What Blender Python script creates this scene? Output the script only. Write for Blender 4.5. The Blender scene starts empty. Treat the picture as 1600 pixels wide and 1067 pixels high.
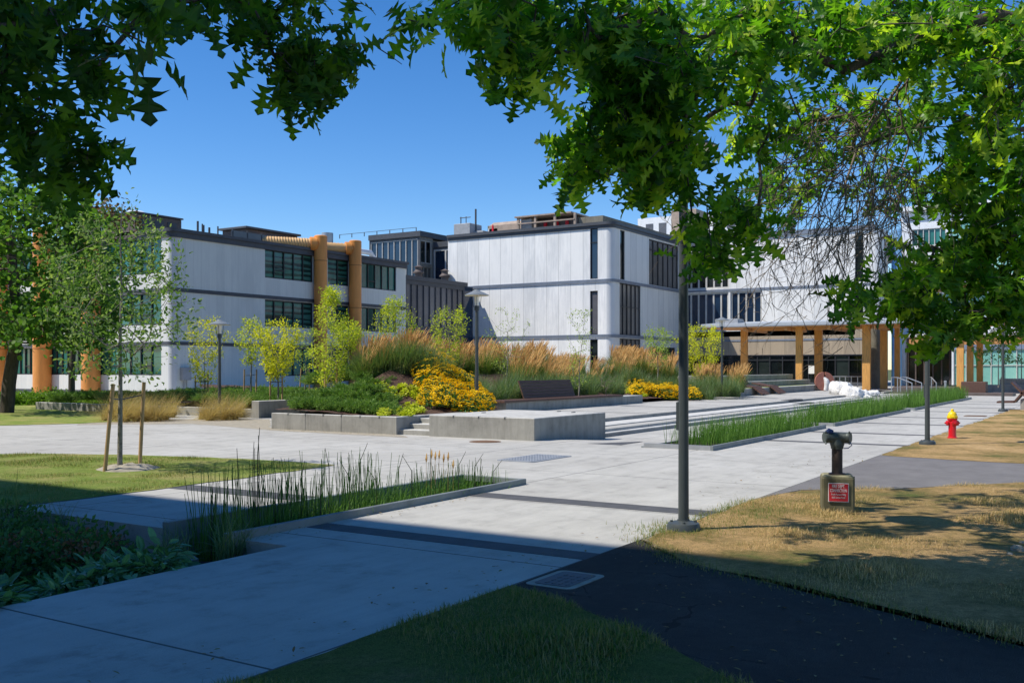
import bpy, math, random
import numpy as np
from mathutils import Vector
random.seed(7); RNG = np.random.default_rng(11)
scn = bpy.context.scene; COL = scn.collection
# ------------------------------------------------------------------ camera geometry
F = 1530.0; EYE = 1.7; HY = 575.0
TH = math.atan2(960.0, F); C_, S_ = math.cos(TH), math.sin(TH)
def W(px, d):                       # plan position at a viewing depth d metres
    r = (px-800)/F*d; return (d*C_+r*S_, d*S_-r*C_)
def G(px, py, z=0.0):               # where a sight line meets the level z
    return W(px, F*(EYE-z)/(py-HY))
def XatY(px, Y):
    k = (px-800)/F; return Y*(C_+k*S_)/(S_-k*C_)
def YatX(px, X):
    k = (px-800)/F; return X*(S_-k*C_)/(C_+k*S_)
def Dp(x, y): return x*C_+y*S_
def Z(py, x, y): return EYE-(py-HY)*Dp(x, y)/F
def P3(px, py, d):
    x, y = W(px, d); return np.array([x, y, EYE-(py-HY)*d/F])
cam = bpy.data.cameras.new('camera'); cam.sensor_width = 36; cam.lens = 36*F/1600
cam.shift_y = 41.5/1600; cam.clip_start = .1; cam.clip_end = 3000
co = bpy.data.objects.new('camera', cam); COL.objects.link(co)
co.location = (0, 0, EYE); co.rotation_euler = (math.pi/2, 0, TH-math.pi/2); scn.camera = co
# ------------------------------------------------------------------ light
EL = math.radians(55)
L = Vector((.7071*math.cos(EL), -.7071*math.cos(EL), -math.sin(EL)))
sl = bpy.data.lights.new('sun', 'SUN'); sl.energy = 5.5; sl.angle = math.radians(.53); sl.color = (1, .95, .86)
so = bpy.data.objects.new('sun', sl); COL.objects.link(so); so.rotation_euler = L.to_track_quat('-Z', 'Y').to_euler()
so.location = (-30, 30, 60)
w = bpy.data.worlds.new('World'); scn.world = w; w.use_nodes = True
nt = w.node_tree; nt.nodes.clear()
sky = nt.nodes.new('ShaderNodeTexSky'); sky.sky_type = 'NISHITA'; sky.sun_disc = False
sky.sun_elevation = EL; sky.sun_rotation = math.radians(-45); sky.altitude = 100; sky.air_density = 1.0; sky.dust_density = .0; sky.ozone_density = 2.5
hsv = nt.nodes.new('ShaderNodeHueSaturation'); hsv.inputs['Saturation'].default_value = 1.25
bg = nt.nodes.new('ShaderNodeBackground'); bg.inputs[1].default_value = .11
out = nt.nodes.new('ShaderNodeOutputWorld')
gm = nt.nodes.new('ShaderNodeGamma'); gm.inputs[1].default_value = 1.16
nt.links.new(sky.outputs[0], gm.inputs[0]); nt.links.new(gm.outputs[0], hsv.inputs['Color']); tn = nt.nodes.new('ShaderNodeMix'); tn.data_type = 'RGBA'; tn.blend_type = 'MULTIPLY'; tn.inputs[0].default_value = 1; tn.inputs[7].default_value = (.96, .98, 1.09, 1)
nt.links.new(hsv.outputs[0], tn.inputs[6]); nt.links.new(tn.outputs[2], bg.inputs[0]); nt.links.new(bg.outputs[0], out.inputs[0])
scn.view_settings.view_transform = 'Standard'; scn.view_settings.look = 'None'; scn.view_settings.exposure = 0
# ------------------------------------------------------------------ materials
class NB:
    def __init__(s, name):
        s.m = bpy.data.materials.new(name); s.m.use_nodes = True; s.t = s.m.node_tree; s.t.nodes.clear()
        s.out = s.n('ShaderNodeOutputMaterial'); s.geo = None
    def n(s, t, **k):
        x = s.t.nodes.new(t)
        for a, b in k.items(): setattr(x, a, b)
        return x
    def l(s, a, b): s.t.links.new(a, b)
    def pos(s):
        if not s.geo: s.geo = s.n('ShaderNodeNewGeometry')
        return s.geo.outputs['Position']
    def mapped(s, sc):
        v = s.n('ShaderNodeVectorMath', operation='MULTIPLY'); s.l(s.pos(), v.inputs[0]); v.inputs[1].default_value = sc; return v.outputs[0]
    def noise(s, scale, vec=None, detail=4, rough=.6):
        x = s.n('ShaderNodeTexNoise'); x.inputs['Scale'].default_value = scale; x.inputs['Detail'].default_value = detail; x.inputs['Roughness'].default_value = rough
        s.l(vec if vec is not None else s.pos(), x.inputs['Vector']); return x.outputs['Fac']
    def ramp(s, fac, stops):
        r = s.n('ShaderNodeValToRGB'); e = r.color_ramp.elements
        while len(e) > 1: e.remove(e[-1])
        e[0].position = stops[0][0]; e[0].color = (*stops[0][1], 1)
        for p, c in stops[1:]:
            q = e.new(p); q.color = (*c, 1)
        s.l(fac, r.inputs[0]); return r.outputs[0]
    def mix(s, f, a, b, mode='MIX'):
        x = s.n('ShaderNodeMix', data_type='RGBA', blend_type=mode)
        for i, v in ((0, f), (6, a), (7, b)):
            if hasattr(v, 'is_linked'): s.l(v, x.inputs[i])
            else: x.inputs[i].default_value = v if i == 0 else (*v, 1)
        return x.outputs[2]
    def math(s, op, a, b=None, c=None):
        x = s.n('ShaderNodeMath', operation=op)
        for i, v in enumerate((a, b, c)):
            if v is None: continue
            if hasattr(v, 'is_linked'): s.l(v, x.inputs[i])
            else: x.inputs[i].default_value = v
        return x.outputs[0]
    def bump(s, h, strength=.3, dist=.01):
        b = s.n('ShaderNodeBump'); b.inputs['Strength'].default_value = strength; b.inputs['Distance'].default_value = dist
        s.l(h, b.inputs['Height']); return b.outputs[0]
    def pr(s, col, rough=.8, spec=.3, metal=0, normal=None, coat=0):
        p = s.n('ShaderNodeBsdfPrincipled')
        for nm, v in (('Base Color', col), ('Roughness', rough)):
            if hasattr(v, 'is_linked'): s.l(v, p.inputs[nm])
            else: p.inputs[nm].default_value = (*v, 1) if nm == 'Base Color' else v
        p.inputs['Specular IOR Level'].default_value = spec; p.inputs['Metallic'].default_value = metal; p.inputs['Coat Weight'].default_value = coat
        if normal is not None: s.l(normal, p.inputs['Normal'])
        s.l(p.outputs[0], s.out.inputs[0]); return p
def sc3(c, k): return tuple(min(1, x*k) for x in c)
def simple(name, c, rough=.7, var=.2, scale=2.5, bump=.25, bscale=60, bd=.004, spec=.3, metal=0, stretch=(1, 1, 1), coat=0):
    b = NB(name); f = b.noise(scale, b.mapped(stretch), 5, .65)
    col = b.ramp(f, [(.28, sc3(c, 1-var)), (.5, c), (.74, sc3(c, 1+var))])
    nrm = b.bump(b.noise(bscale, None, 3), bump, bd) if bump else None
    b.pr(col, rough, spec, metal, nrm, coat); return b.m
def foliage(name, cols, trans=.35, rough=.55, patch=1.2, tmul=(1.5, 1.7, .6), spec=.18):
    b = NB(name); g = b.n('ShaderNodeNewGeometry')
    r = g.outputs['Random Per Island']; nz = b.noise(patch, None, 2)
    f = b.math('ADD', b.math('MULTIPLY', r, .65), b.math('MULTIPLY', nz, .4))
    n = len(cols); col = b.ramp(f, [(.15+.7*i/max(1, n-1), c) for i, c in enumerate(cols)])
    p = b.n('ShaderNodeBsdfPrincipled'); b.l(col, p.inputs['Base Color']); p.inputs['Roughness'].default_value = rough; p.inputs['Specular IOR Level'].default_value = spec
    t = b.n('ShaderNodeBsdfTranslucent'); b.l(b.mix(1.0, col, tmul, 'MULTIPLY'), t.inputs[0])
    x = b.n('ShaderNodeMixShader'); x.inputs[0].default_value = trans; b.l(p.outputs[0], x.inputs[1]); b.l(t.outputs[0], x.inputs[2])
    b.l(x.outputs[0], b.out.inputs[0]); return b.m
def concrete_flat():
    b = NB('plaza_concrete')
    big = b.noise(.35, b.mapped((1, 1, 1)), 4, .6); brush = b.noise(1.6, b.mapped((.35, 3.2, 1)), 5, .7); fine = b.noise(90, None, 3)
    mid = b.noise(2.2, None, 5, .7)
    c = b.ramp(big, [(.3, (.40, .385, .35)), (.52, (.455, .44, .40)), (.72, (.50, .485, .445))])
    c = b.mix(.5, c, b.ramp(brush, [(.3, (.78, .78, .78)), (.6, (1.02, 1.02, 1.02))]), 'MULTIPLY')
    c = b.mix(.55, c, b.ramp(mid, [(.3, (.6, .6, .59)), (.48, (.96, .96, .96)), (.68, (1.08, 1.08, 1.07))]), 'MULTIPLY')
    c = b.mix(.35, c, b.ramp(fine, [(.3, (.7, .7, .7)), (.6, (1.08, 1.08, 1.08))]), 'MULTIPLY')
    # saw-cut joints every few metres
    sx = b.n('ShaderNodeSeparateXYZ'); b.l(b.pos(), sx.inputs[0])
    def joint(s, period, off, wdt):
        f = b.math('FRACT', b.math('DIVIDE', b.math('ADD', s, off), period)); return b.math('LESS_THAN', f, wdt/period)
    j = b.math('MAXIMUM', joint(sx.outputs[0], 3.35, 2.75, .022), joint(sx.outputs[1], 3.45, -.62, .022))
    c = b.mix(j, c, (.1, .1, .095))
    st = b.ramp(b.noise(.9, b.mapped((1, 1, 1)), 6, .75), [(.58, (1, 1, 1)), (.66, (.66, .65, .63)), (.76, (1, 1, 1))])
    c = b.mix(.6, c, st, 'MULTIPLY')
    v = b.n('ShaderNodeTexVoronoi'); v.inputs['Scale'].default_value = 1.6; b.l(b.pos(), v.inputs['Vector'])
    spx = b.n('ShaderNodeSeparateColor'); b.l(v.outputs['Color'], spx.inputs[0])
    c = b.mix(b.math('MULTIPLY', b.math('LESS_THAN', v.outputs['Distance'], .03), b.math('GREATER_THAN', spx.outputs[0], .6)), c, (.2, .19, .18))
    b.pr(c, .85, .25, 0, b.bump(b.math('ADD', fine, b.math('MULTIPLY', brush, .6)), .25, .003)); return b.m
def concrete_wall(name, c, streak=.4):
    b = NB(name); n1 = b.noise(1.7, None, 5, .7); n2 = b.noise(3, b.mapped((2.2, 2.2, .25)), 5, .7); fine = b.noise(70, None, 3)
    col = b.ramp(n1, [(.3, sc3(c, .75)), (.5, c), (.7, sc3(c, 1.15))])
    col = b.mix(streak, col, b.ramp(n2, [(.35, (.62, .61, .59)), (.55, (1, 1, 1)), (.75, (1.12, 1.12, 1.1))]), 'MULTIPLY')
    v = b.n('ShaderNodeTexVoronoi'); v.inputs['Scale'].default_value = 22; b.l(b.pos(), v.inputs['Vector'])
    col = b.mix(.5, col, b.ramp(v.outputs['Distance'], [(.04, (.45, .44, .42)), (.12, (1, 1, 1))]), 'MULTIPLY')
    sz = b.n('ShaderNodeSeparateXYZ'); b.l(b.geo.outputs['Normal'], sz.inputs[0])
    col = b.mix(1.0, col, b.ramp(b.math('ABSOLUTE', sz.outputs[2]), [(.2, (.66, .65, .62)), (.8, (1.08, 1.08, 1.07))]), 'MULTIPLY')  # upright faces darkened, tops lightened: shading put into the concrete colour
    b.pr(col, .85, .2, 0, b.bump(fine, .3, .004)); return b.m
def panel_mat(name, c, period, axis, dirt=.3, off=0.0, contrast=.6, jw=.03, jd=.45):
    b = NB(name); sx = b.n('ShaderNodeSeparateXYZ'); b.l(b.pos(), sx.inputs[0])
    t = b.math('DIVIDE', b.math('ADD', sx.outputs[axis], off), period)
    j = b.math('LESS_THAN', b.math('FRACT', t), jw/period)
    wn = b.n('ShaderNodeTexWhiteNoise', noise_dimensions='1D'); b.l(b.math('FLOOR', t), wn.inputs['W'])
    streak = b.noise(1.2, b.mapped((5, 5, .35)), 6, .75); blot = b.noise(.5, b.mapped((1.5, 1.5, .6)), 5, .7)
    base = b.ramp(wn.outputs[0], [(0, sc3(c, 1-.22*contrast)), (.45, sc3(c, 1-.06*contrast)), (1, c)])
    d = b.math('MULTIPLY', b.math('ADD', b.math('MULTIPLY', streak, .5), b.math('MULTIPLY', blot, .5)), b.math('ADD', .75, b.math('MULTIPLY', wn.outputs[0], .5)))
    base = b.mix(dirt, base, b.ramp(d, [(.38, (1.04, 1.04, 1.04)), (.5, (.8, .81, .83)), (.6, (.6, .62, .65)), (.7, (.5, .52, .55))]), 'MULTIPLY')
    base = b.mix(j, base, sc3(c, jd))
    b.pr(base, .6, .3, 0, b.bump(b.noise(6, b.mapped((3, 3, .2)), 3), .12, .01)); return b.m
def window_glass(name, c, c2, rough=.04, bands=0.0, spec=.6, metal=.0):
    b = NB(name); g = b.n('ShaderNodeNewGeometry'); n = b.noise(.45, b.mapped((1, 1, 1.6)), 3)
    col = b.ramp(b.math('ADD', b.math('MULTIPLY', g.outputs['Random Per Island'], .55), b.math('MULTIPLY', n, .5)), [(.2, sc3(c, .5)), (.5, c), (.85, c2)])
    if bands:
        wv = b.noise(1.0, b.mapped((.35, .35, 3.0)), 3); s = b.n('ShaderNodeSeparateXYZ'); b.l(b.pos(), s.inputs[0])
        z = b.math('ADD', b.math('MULTIPLY', s.outputs[2], 2.6), b.math('MULTIPLY', wv, 1.3)); fr = b.math('FRACT', z)
        col = b.mix(bands, col, b.ramp(fr, [(0, (.25, .25, .28)), (.35, (.4, .42, .42)), (.5, (1.9, 1.9, 1.8)), (.85, (2.2, 2.2, 2.1)), (1, (.4, .4, .42))]), 'MULTIPLY')
    b.pr(col, rough, spec, metal, b.bump(b.noise(.8, None, 2), .06, .05)); return b.m
def wood_mat(name, c, stretch=(8, 8, .5), plank=None):
    b = NB(name); n = b.noise(3, b.mapped(stretch), 6, .7)
    col = b.ramp(n, [(.25, sc3(c, .55)), (.5, c), (.75, sc3(c, 1.35))]); b.pr(col, .6, .3, 0, b.bump(n, .3, .004)); return b.m
def lawn_mat(name, stops, mid=(.5, .5, .5)):
    b = NB(name); n = b.noise(.55, None, 6, .72); n2 = b.noise(14, b.mapped((1, 1, 1)), 5, .8); fine = b.noise(120, None, 3, .8)
    col = b.ramp(n, stops); col = b.mix(.7, col, b.ramp(n2, [(.3, (.5, .52, .45)), (.5, (1, 1, 1)), (.72, (1.35, 1.3, 1.2))]), 'MULTIPLY')
    col = b.mix(.7, col, b.ramp(fine, [(.35, (.35, .34, .3)), (.6, (1.3, 1.28, 1.2))]), 'MULTIPLY')
    b.pr(col, .95, .1, 0, b.bump(b.math('ADD', fine, n2), .9, .03)); return b.m
M = {}
M['concrete'] = concrete_flat()
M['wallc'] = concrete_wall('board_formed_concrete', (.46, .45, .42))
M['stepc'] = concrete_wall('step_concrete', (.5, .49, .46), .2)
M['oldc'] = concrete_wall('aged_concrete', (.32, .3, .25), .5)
M['curb'] = simple('galvanised_steel_edge', (.2, .22, .22), .6, .25, 2, .1)
M['strip'] = simple('dark_paver_strip', (.085, .085, .088), .8, .25, 5, .3)
def asphalt_mat(name, c):
    b = NB(name); n = b.noise(.9, None, 6, .75); fine = b.noise(130, None, 2, .8); mid = b.noise(9, None, 4, .8)
    col = b.ramp(n, [(.3, sc3(c, .7)), (.5, c), (.7, sc3(c, 1.5))]); col = b.mix(.8, col, b.ramp(fine, [(.4, (.55, .55, .55)), (.55, (1, 1, 1)), (.68, (2.6, 2.5, 2.3))]), 'MULTIPLY')
    col = b.mix(.5, col, b.ramp(mid, [(.35, (.7, .7, .7)), (.65, (1.4, 1.38, 1.3))]), 'MULTIPLY')
    v = b.n('ShaderNodeTexVoronoi', feature='DISTANCE_TO_EDGE'); v.inputs['Scale'].default_value = .55
    wv = b.n('ShaderNodeVectorMath', operation='ADD'); nn_ = b.n('ShaderNodeTexNoise'); nn_.inputs['Scale'].default_value = 3; b.l(b.pos(), nn_.inputs['Vector']); sv = b.n('ShaderNodeVectorMath', operation='SCALE'); b.l(nn_.outputs['Color'], sv.inputs[0]); sv.inputs['Scale'].default_value = .35
    b.l(b.pos(), wv.inputs[0]); b.l(sv.outputs[0], wv.inputs[1]); b.l(wv.outputs[0], v.inputs['Vector'])
    col = b.mix(b.math('MULTIPLY', b.math('LESS_THAN', v.outputs['Distance'], .006), b.math('GREATER_THAN', n, .52)), col, sc3(c, .3))
    b.pr(col, .9, .25, 0, b.bump(b.math('ADD', fine, mid), .9, .01)); return b.m
M['asphalt'] = asphalt_mat('asphalt', (.036, .034, .032))
M['asphalt2'] = simple('worn_asphalt', (.17, .16, .155), .9, .18, 2, .7, 140, .006)
M['soil'] = simple('mulch_soil', (.10, .058, .042), .95, .55, 12, 1, 45, .04)
M['soil2'] = simple('dark_soil', (.03, .022, .016), .95, .5, 9, 1, 45, .03)
M['dust'] = simple('sandy_dirt', (.36, .32, .25), .95, .3, 6, .8, 60, .02)
M['dust2'] = simple('dusty_soil', (.13, .11, .08), .95, .4, 9, .8, 60, .02)
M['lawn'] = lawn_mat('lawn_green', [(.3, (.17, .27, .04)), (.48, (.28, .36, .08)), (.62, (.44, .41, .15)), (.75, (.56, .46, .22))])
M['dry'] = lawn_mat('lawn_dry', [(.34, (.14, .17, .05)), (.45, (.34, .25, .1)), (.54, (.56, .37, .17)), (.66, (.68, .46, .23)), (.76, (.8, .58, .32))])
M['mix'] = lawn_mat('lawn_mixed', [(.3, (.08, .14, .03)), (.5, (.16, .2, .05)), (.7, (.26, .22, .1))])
M['far'] = simple('far_ground', (.09, .11, .04), .95, .3, .1, 0)
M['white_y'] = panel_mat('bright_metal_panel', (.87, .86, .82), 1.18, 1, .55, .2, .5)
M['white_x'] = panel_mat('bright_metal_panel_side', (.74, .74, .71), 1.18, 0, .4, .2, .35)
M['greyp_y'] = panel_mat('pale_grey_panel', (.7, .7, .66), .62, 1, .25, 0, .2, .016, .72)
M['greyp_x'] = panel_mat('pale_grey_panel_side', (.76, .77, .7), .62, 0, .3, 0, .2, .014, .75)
M['round'] = simple('rounded_corner_panel', (.6, .61, .61), .45, .05, .8, 0)
M['beige'] = panel_mat('precast_beige_panel', (.45, .36, .25), 1.3, 1, .7, 0, .5)
M['trim'] = simple('dark_grey_coping', (.075, .08, .09), .5, .15, 2, .05)
M['trimb'] = simple('grey_blue_band', (.19, .22, .27), .45, .2, 1.5, .05)
M['frame'] = simple('dark_window_frame', (.03, .032, .035), .45, .2, 3, 0)
M['fin'] = simple('pale_window_fin', (.5, .49, .46), .5, .15, 2, 0)
M['g_green'] = window_glass('green_glass', (.012, .085, .065), (.05, .26, .21), .05, 0, .6)
M['g_blind'] = window_glass('green_glass_with_blinds', (.02, .085, .065), (.035, .11, .095), .06, .9, .5)
M['g_navy'] = window_glass('navy_glass', (.008, .02, .045), (.02, .045, .09), .04, 0, .7)
M['g_dark'] = window_glass('dark_glass', (.006, .008, .008), (.03, .04, .035), .04, 0, .6)
M['g_grey'] = window_glass('grey_screened_glass', (.1, .1, .11), (.17, .17, .18), .25, 0, .5)
M['g_teal'] = window_glass('teal_glass', (.18, .42, .36), (.3, .58, .5), .06, 0, .5)
M['g_brown'] = window_glass('brown_screened_glass', (.12, .115, .11), (.2, .19, .185), .2, 0, .5)
M['orange'] = simple('orange_duct_paint', (.76, .31, .075), .45, .25, .9, .05, 30, stretch=(1, 1, .3))
M['orange_d'] = simple('dark_orange_paint', (.38, .14, .04), .5, .2, 3, 0)
M['orange_p'] = simple('pale_orange_duct', (.66, .4, .17), .5, .12, 1.5, .05, 30)
M['bluep'] = simple('blue_duct_paint', (.2, .4, .62), .45, .1, 1.2, .05, 30)
M['timber'] = wood_mat('glulam_timber', (.66, .33, .09))
M['timber_h'] = wood_mat('glulam_beam', (.58, .3, .12), (8, .5, 8))
M['bench'] = wood_mat('brown_bench_wood', (.115, .062, .045), (.6, 6, 9))
M['stake'] = wood_mat('stake_wood', (.42, .27, .13), (9, 9, .8))
M['steel'] = simple('galvanised_steel', (.42, .43, .44), .4, .15, 3, .05, 40, metal=.6)
M['pole'] = simple('lamp_post_paint', (.062, .072, .072), .42, .12, 3, .08, 40)
M['shade'] = simple('lamp_shade_paint', (.2, .22, .23), .4, .1, 3, 0)
M['lens'] = simple('frosted_lens', (.8, .78, .7), .3, .05, 3, 0)
M['brownbox'] = simple('brown_metal_casing', (.12, .095, .085), .6, .2, 2, .1)
M['greybox'] = simple('grey_metal_casing', (.33, .34, .35), .55, .2, 2, .1)
M['tan'] = simple('tan_metal_casing', (.36, .28, .22), .6, .25, 2, .1)
M['roof'] = simple('roof_gravel', (.3, .3, .29), .9, .2, 3, .2)
M['canopy'] = simple('canopy_roof_metal', (.42, .45, .48), .45, .08, 2, 0)
M['mossy'] = concrete_wall('mossy_concrete', (.25, .23, .14), .95)
M['whitep'] = simple('white_roof_metal', (.75, .76, .77), .4, .08, 2, 0)
M['red'] = simple('hydrant_red', (.62, .008, .015), .3, .1, 5, .1, 30, spec=.5)
M['yellow'] = simple('hydrant_yellow', (.85, .6, .01), .35, .08, 5, .1, 30, spec=.5)
M['rust'] = simple('rusty_pipe', (.05, .035, .03), .6, .35, 12, .3)
M['verdi'] = simple('weathered_bronze', (.085, .1, .095), .5, .35, 14, .3, metal=.3)
M['bluecap'] = simple('blue_plastic', (.03, .06, .2), .5, .3, 14, 0)
M['signred'] = simple('sign_red', (.5, .02, .03), .4, .12, 9, 0)
M['signwhite'] = simple('sign_white', (.75, .72, .7), .4, .05, 9, 0)
M['disc'] = simple('red_brown_stone', (.34, .13, .09), .5, .25, 4, .15)
M['rock'] = simple('white_marble_rock', (.68, .66, .62), .8, .25, 2.5, .9, 5, .08)
M['iron'] = simple('cast_iron', (.09, .095, .1), .6, .25, 20, .5)
M['ironb'] = simple('rusty_iron', (.17, .1, .06), .8, .3, 20, .5)
M['bark'] = simple('oak_bark', (.085, .07, .055), .95, .45, 9, 1, 25, .03, stretch=(1, 1, .3))
M['bark_y'] = simple('young_bark', (.22, .2, .165), .9, .5, 22, .6, 40, .01, stretch=(1, 1, 1.5))
M['twig'] = simple('dead_twig_bark', (.19, .15, .115), .9, .45, 6, .3)
M['leaf_oak'] = foliage('oak_leaves', [(.03, .08, .008), (.06, .17, .014), (.15, .32, .022), (.45, .55, .05)], .58, .38, .7, spec=.35)
M['leaf_dk'] = foliage('oak_leaves_dark', [(.025, .07, .01), (.05, .13, .014), (.16, .28, .02)], .55, .45, .6, spec=.3)
M['leaf_big'] = foliage('maple_leaves', [(.05, .12, .02), (.09, .19, .03), (.17, .27, .06)], .42)
M['leaf_red'] = foliage('reddish_seed_leaves', [(.09, .06, .035), (.16, .09, .06), (.1, .12, .04)], .3)
M['leaf_yt'] = foliage('young_tree_leaves', [(.08, .15, .04), (.14, .23, .06), (.3, .36, .14)], .4, .4)
M['leaf_yel'] = foliage('yellow_green_leaves', [(.3, .36, .02), (.5, .56, .035), (.7, .72, .08)], .5, tmul=(1.7, 1.5, .5))
M['leaf_yg2'] = foliage('fresh_green_leaves', [(.22, .32, .03), (.38, .5, .05), (.55, .62, .09)], .5, tmul=(1.8, 1.55, .5))
M['leaf_pale'] = foliage('pale_sparse_leaves', [(.26, .34, .08), (.42, .5, .13)], .45)
M['leaf_hedge'] = foliage('hedge_leaves', [(.08, .16, .02), (.15, .27, .03), (.24, .36, .05)], .3)
M['leaf_far'] = foliage('courtyard_leaves', [(.06, .14, .03), (.12, .24, .05)], .35)
M['blade'] = foliage('ornamental_grass_blades', [(.06, .11, .025), (.12, .19, .04), (.2, .27, .07)], .3)
M['blade_b'] = foliage('blue_green_blades', [(.06, .12, .05), (.12, .2, .09), (.24, .24, .12)], .3)
M['plume'] = foliage('tan_plumes', [(.56, .33, .11), (.74, .48, .18), (.84, .6, .27)], .3, .8, 1.2, (1.2, 1.1, .8))
M['stipa'] = foliage('blond_grass', [(.38, .3, .12), (.6, .48, .22), (.5, .42, .1)], .4, .7, 1.2, (1.2, 1.1, .8))
M['reed'] = foliage('reed_blades', [(.05, .12, .02), (.1, .21, .03), (.16, .28, .06)], .3)
M['rush'] = foliage('rush_stems', [(.04, .1, .02), (.08, .18, .03), (.12, .25, .05)], .1)
M['rushd'] = foliage('dark_rush_stems', [(.03, .05, .02), (.07, .08, .04)], .1)
M['petal'] = foliage('yellow_petals', [(.95, .6, .003), (1, .66, .005), (1, .76, .015)], .25, .6, 1, (1.1, 1, .5))
M['cone'] = simple('flower_cone', (.06, .03, .015), .8, .2, 20, 0)
M['leaf_fl'] = foliage('flower_foliage', [(.04, .11, .03), (.09, .2, .06)], .25)
M['juniper'] = foliage('juniper_sprays', [(.07, .15, .03), (.15, .26, .05), (.26, .37, .1)], .2)
M['panel'] = simple('dull_access_panel', (.27, .29, .32), .7, .15, 3, .1)
M['litter'] = foliage('dry_leaf_litter', [(.12, .07, .03), (.26, .17, .07), (.2, .2, .08)], .1)
M['lime'] = foliage('lime_leaves', [(.38, .42, .03), (.55, .55, .07)], .35)
M['sedum'] = foliage('sedum_heads', [(.3, .11, .06), (.42, .18, .1), (.26, .22, .07)], .15)
M['broad'] = foliage('broad_leaves', [(.05, .13, .05), (.09, .22, .08), (.15, .32, .13)], .2, .35, spec=.4)
M['turf'] = foliage('turf_blades', [(.06, .13, .02), (.13, .2, .04), (.28, .24, .09), (.36, .28, .14)], .3)
M['turfdry'] = foliage('dry_turf_blades', [(.16, .2, .05), (.4, .31, .12), (.62, .44, .2), (.8, .6, .31)], .3, .8, 1.7, (1.2, 1.1, .8))
# ------------------------------------------------------------------ objects
def tag(o, label=None, cat=None, group=None, kind=None):
    if label: o['label'] = label
    if cat: o['category'] = cat
    if group: o['group'] = group
    if kind: o['kind'] = kind
    return o
LOCAL = set()
def empty(name, loc, label=None, cat=None, group=None, local=False):
    o = bpy.data.objects.new(name, None); COL.objects.link(o); o.location = loc; o.empty_display_size = .2
    if local: LOCAL.add(o.name)
    return tag(o, label, cat, group)
def link(name, me, mats, parent=None):
    for m in (mats if isinstance(mats, (list, tuple)) else [mats]): me.materials.append(m)
    o = bpy.data.objects.new(name, me); COL.objects.link(o)
    if parent is not None:
        o.parent = parent      # parts are modelled in world coordinates unless their thing is a local prototype
        o.location = tuple(-v for v in parent.location) if parent.type == 'EMPTY' and parent.name not in LOCAL else (0, 0, 0)
    return o
def npmesh(name, V, Fs, mats, parent=None, smooth=False, local=False):
    """Fs: list of (faces array n x k, material index)"""
    me = bpy.data.meshes.new(name); V = np.asarray(V, dtype=np.float32)
    Fs = [(np.asarray(f, dtype=np.int32), mi) for f, mi in Fs if len(f)]
    nl = sum(f.size for f, _ in Fs); nf = sum(len(f) for f, _ in Fs)
    me.vertices.add(len(V)); me.vertices.foreach_set('co', V.ravel()); me.loops.add(nl); me.polygons.add(nf)
    me.loops.foreach_set('vertex_index', np.concatenate([f.ravel() for f, _ in Fs]))
    tot = np.concatenate([np.full(len(f), f.shape[1]) for f, _ in Fs]); st = np.concatenate([[0], np.cumsum(tot)[:-1]])
    me.polygons.foreach_set('loop_start', st.astype(np.int32))
    me.polygons.foreach_set('material_index', np.concatenate([np.full(len(f), mi) for f, mi in Fs]).astype(np.int32))
    me.polygons.foreach_set('use_smooth', np.full(nf, smooth)); me.update(calc_edges=True); me.validate()
    return link(name, me, mats, parent)
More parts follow.
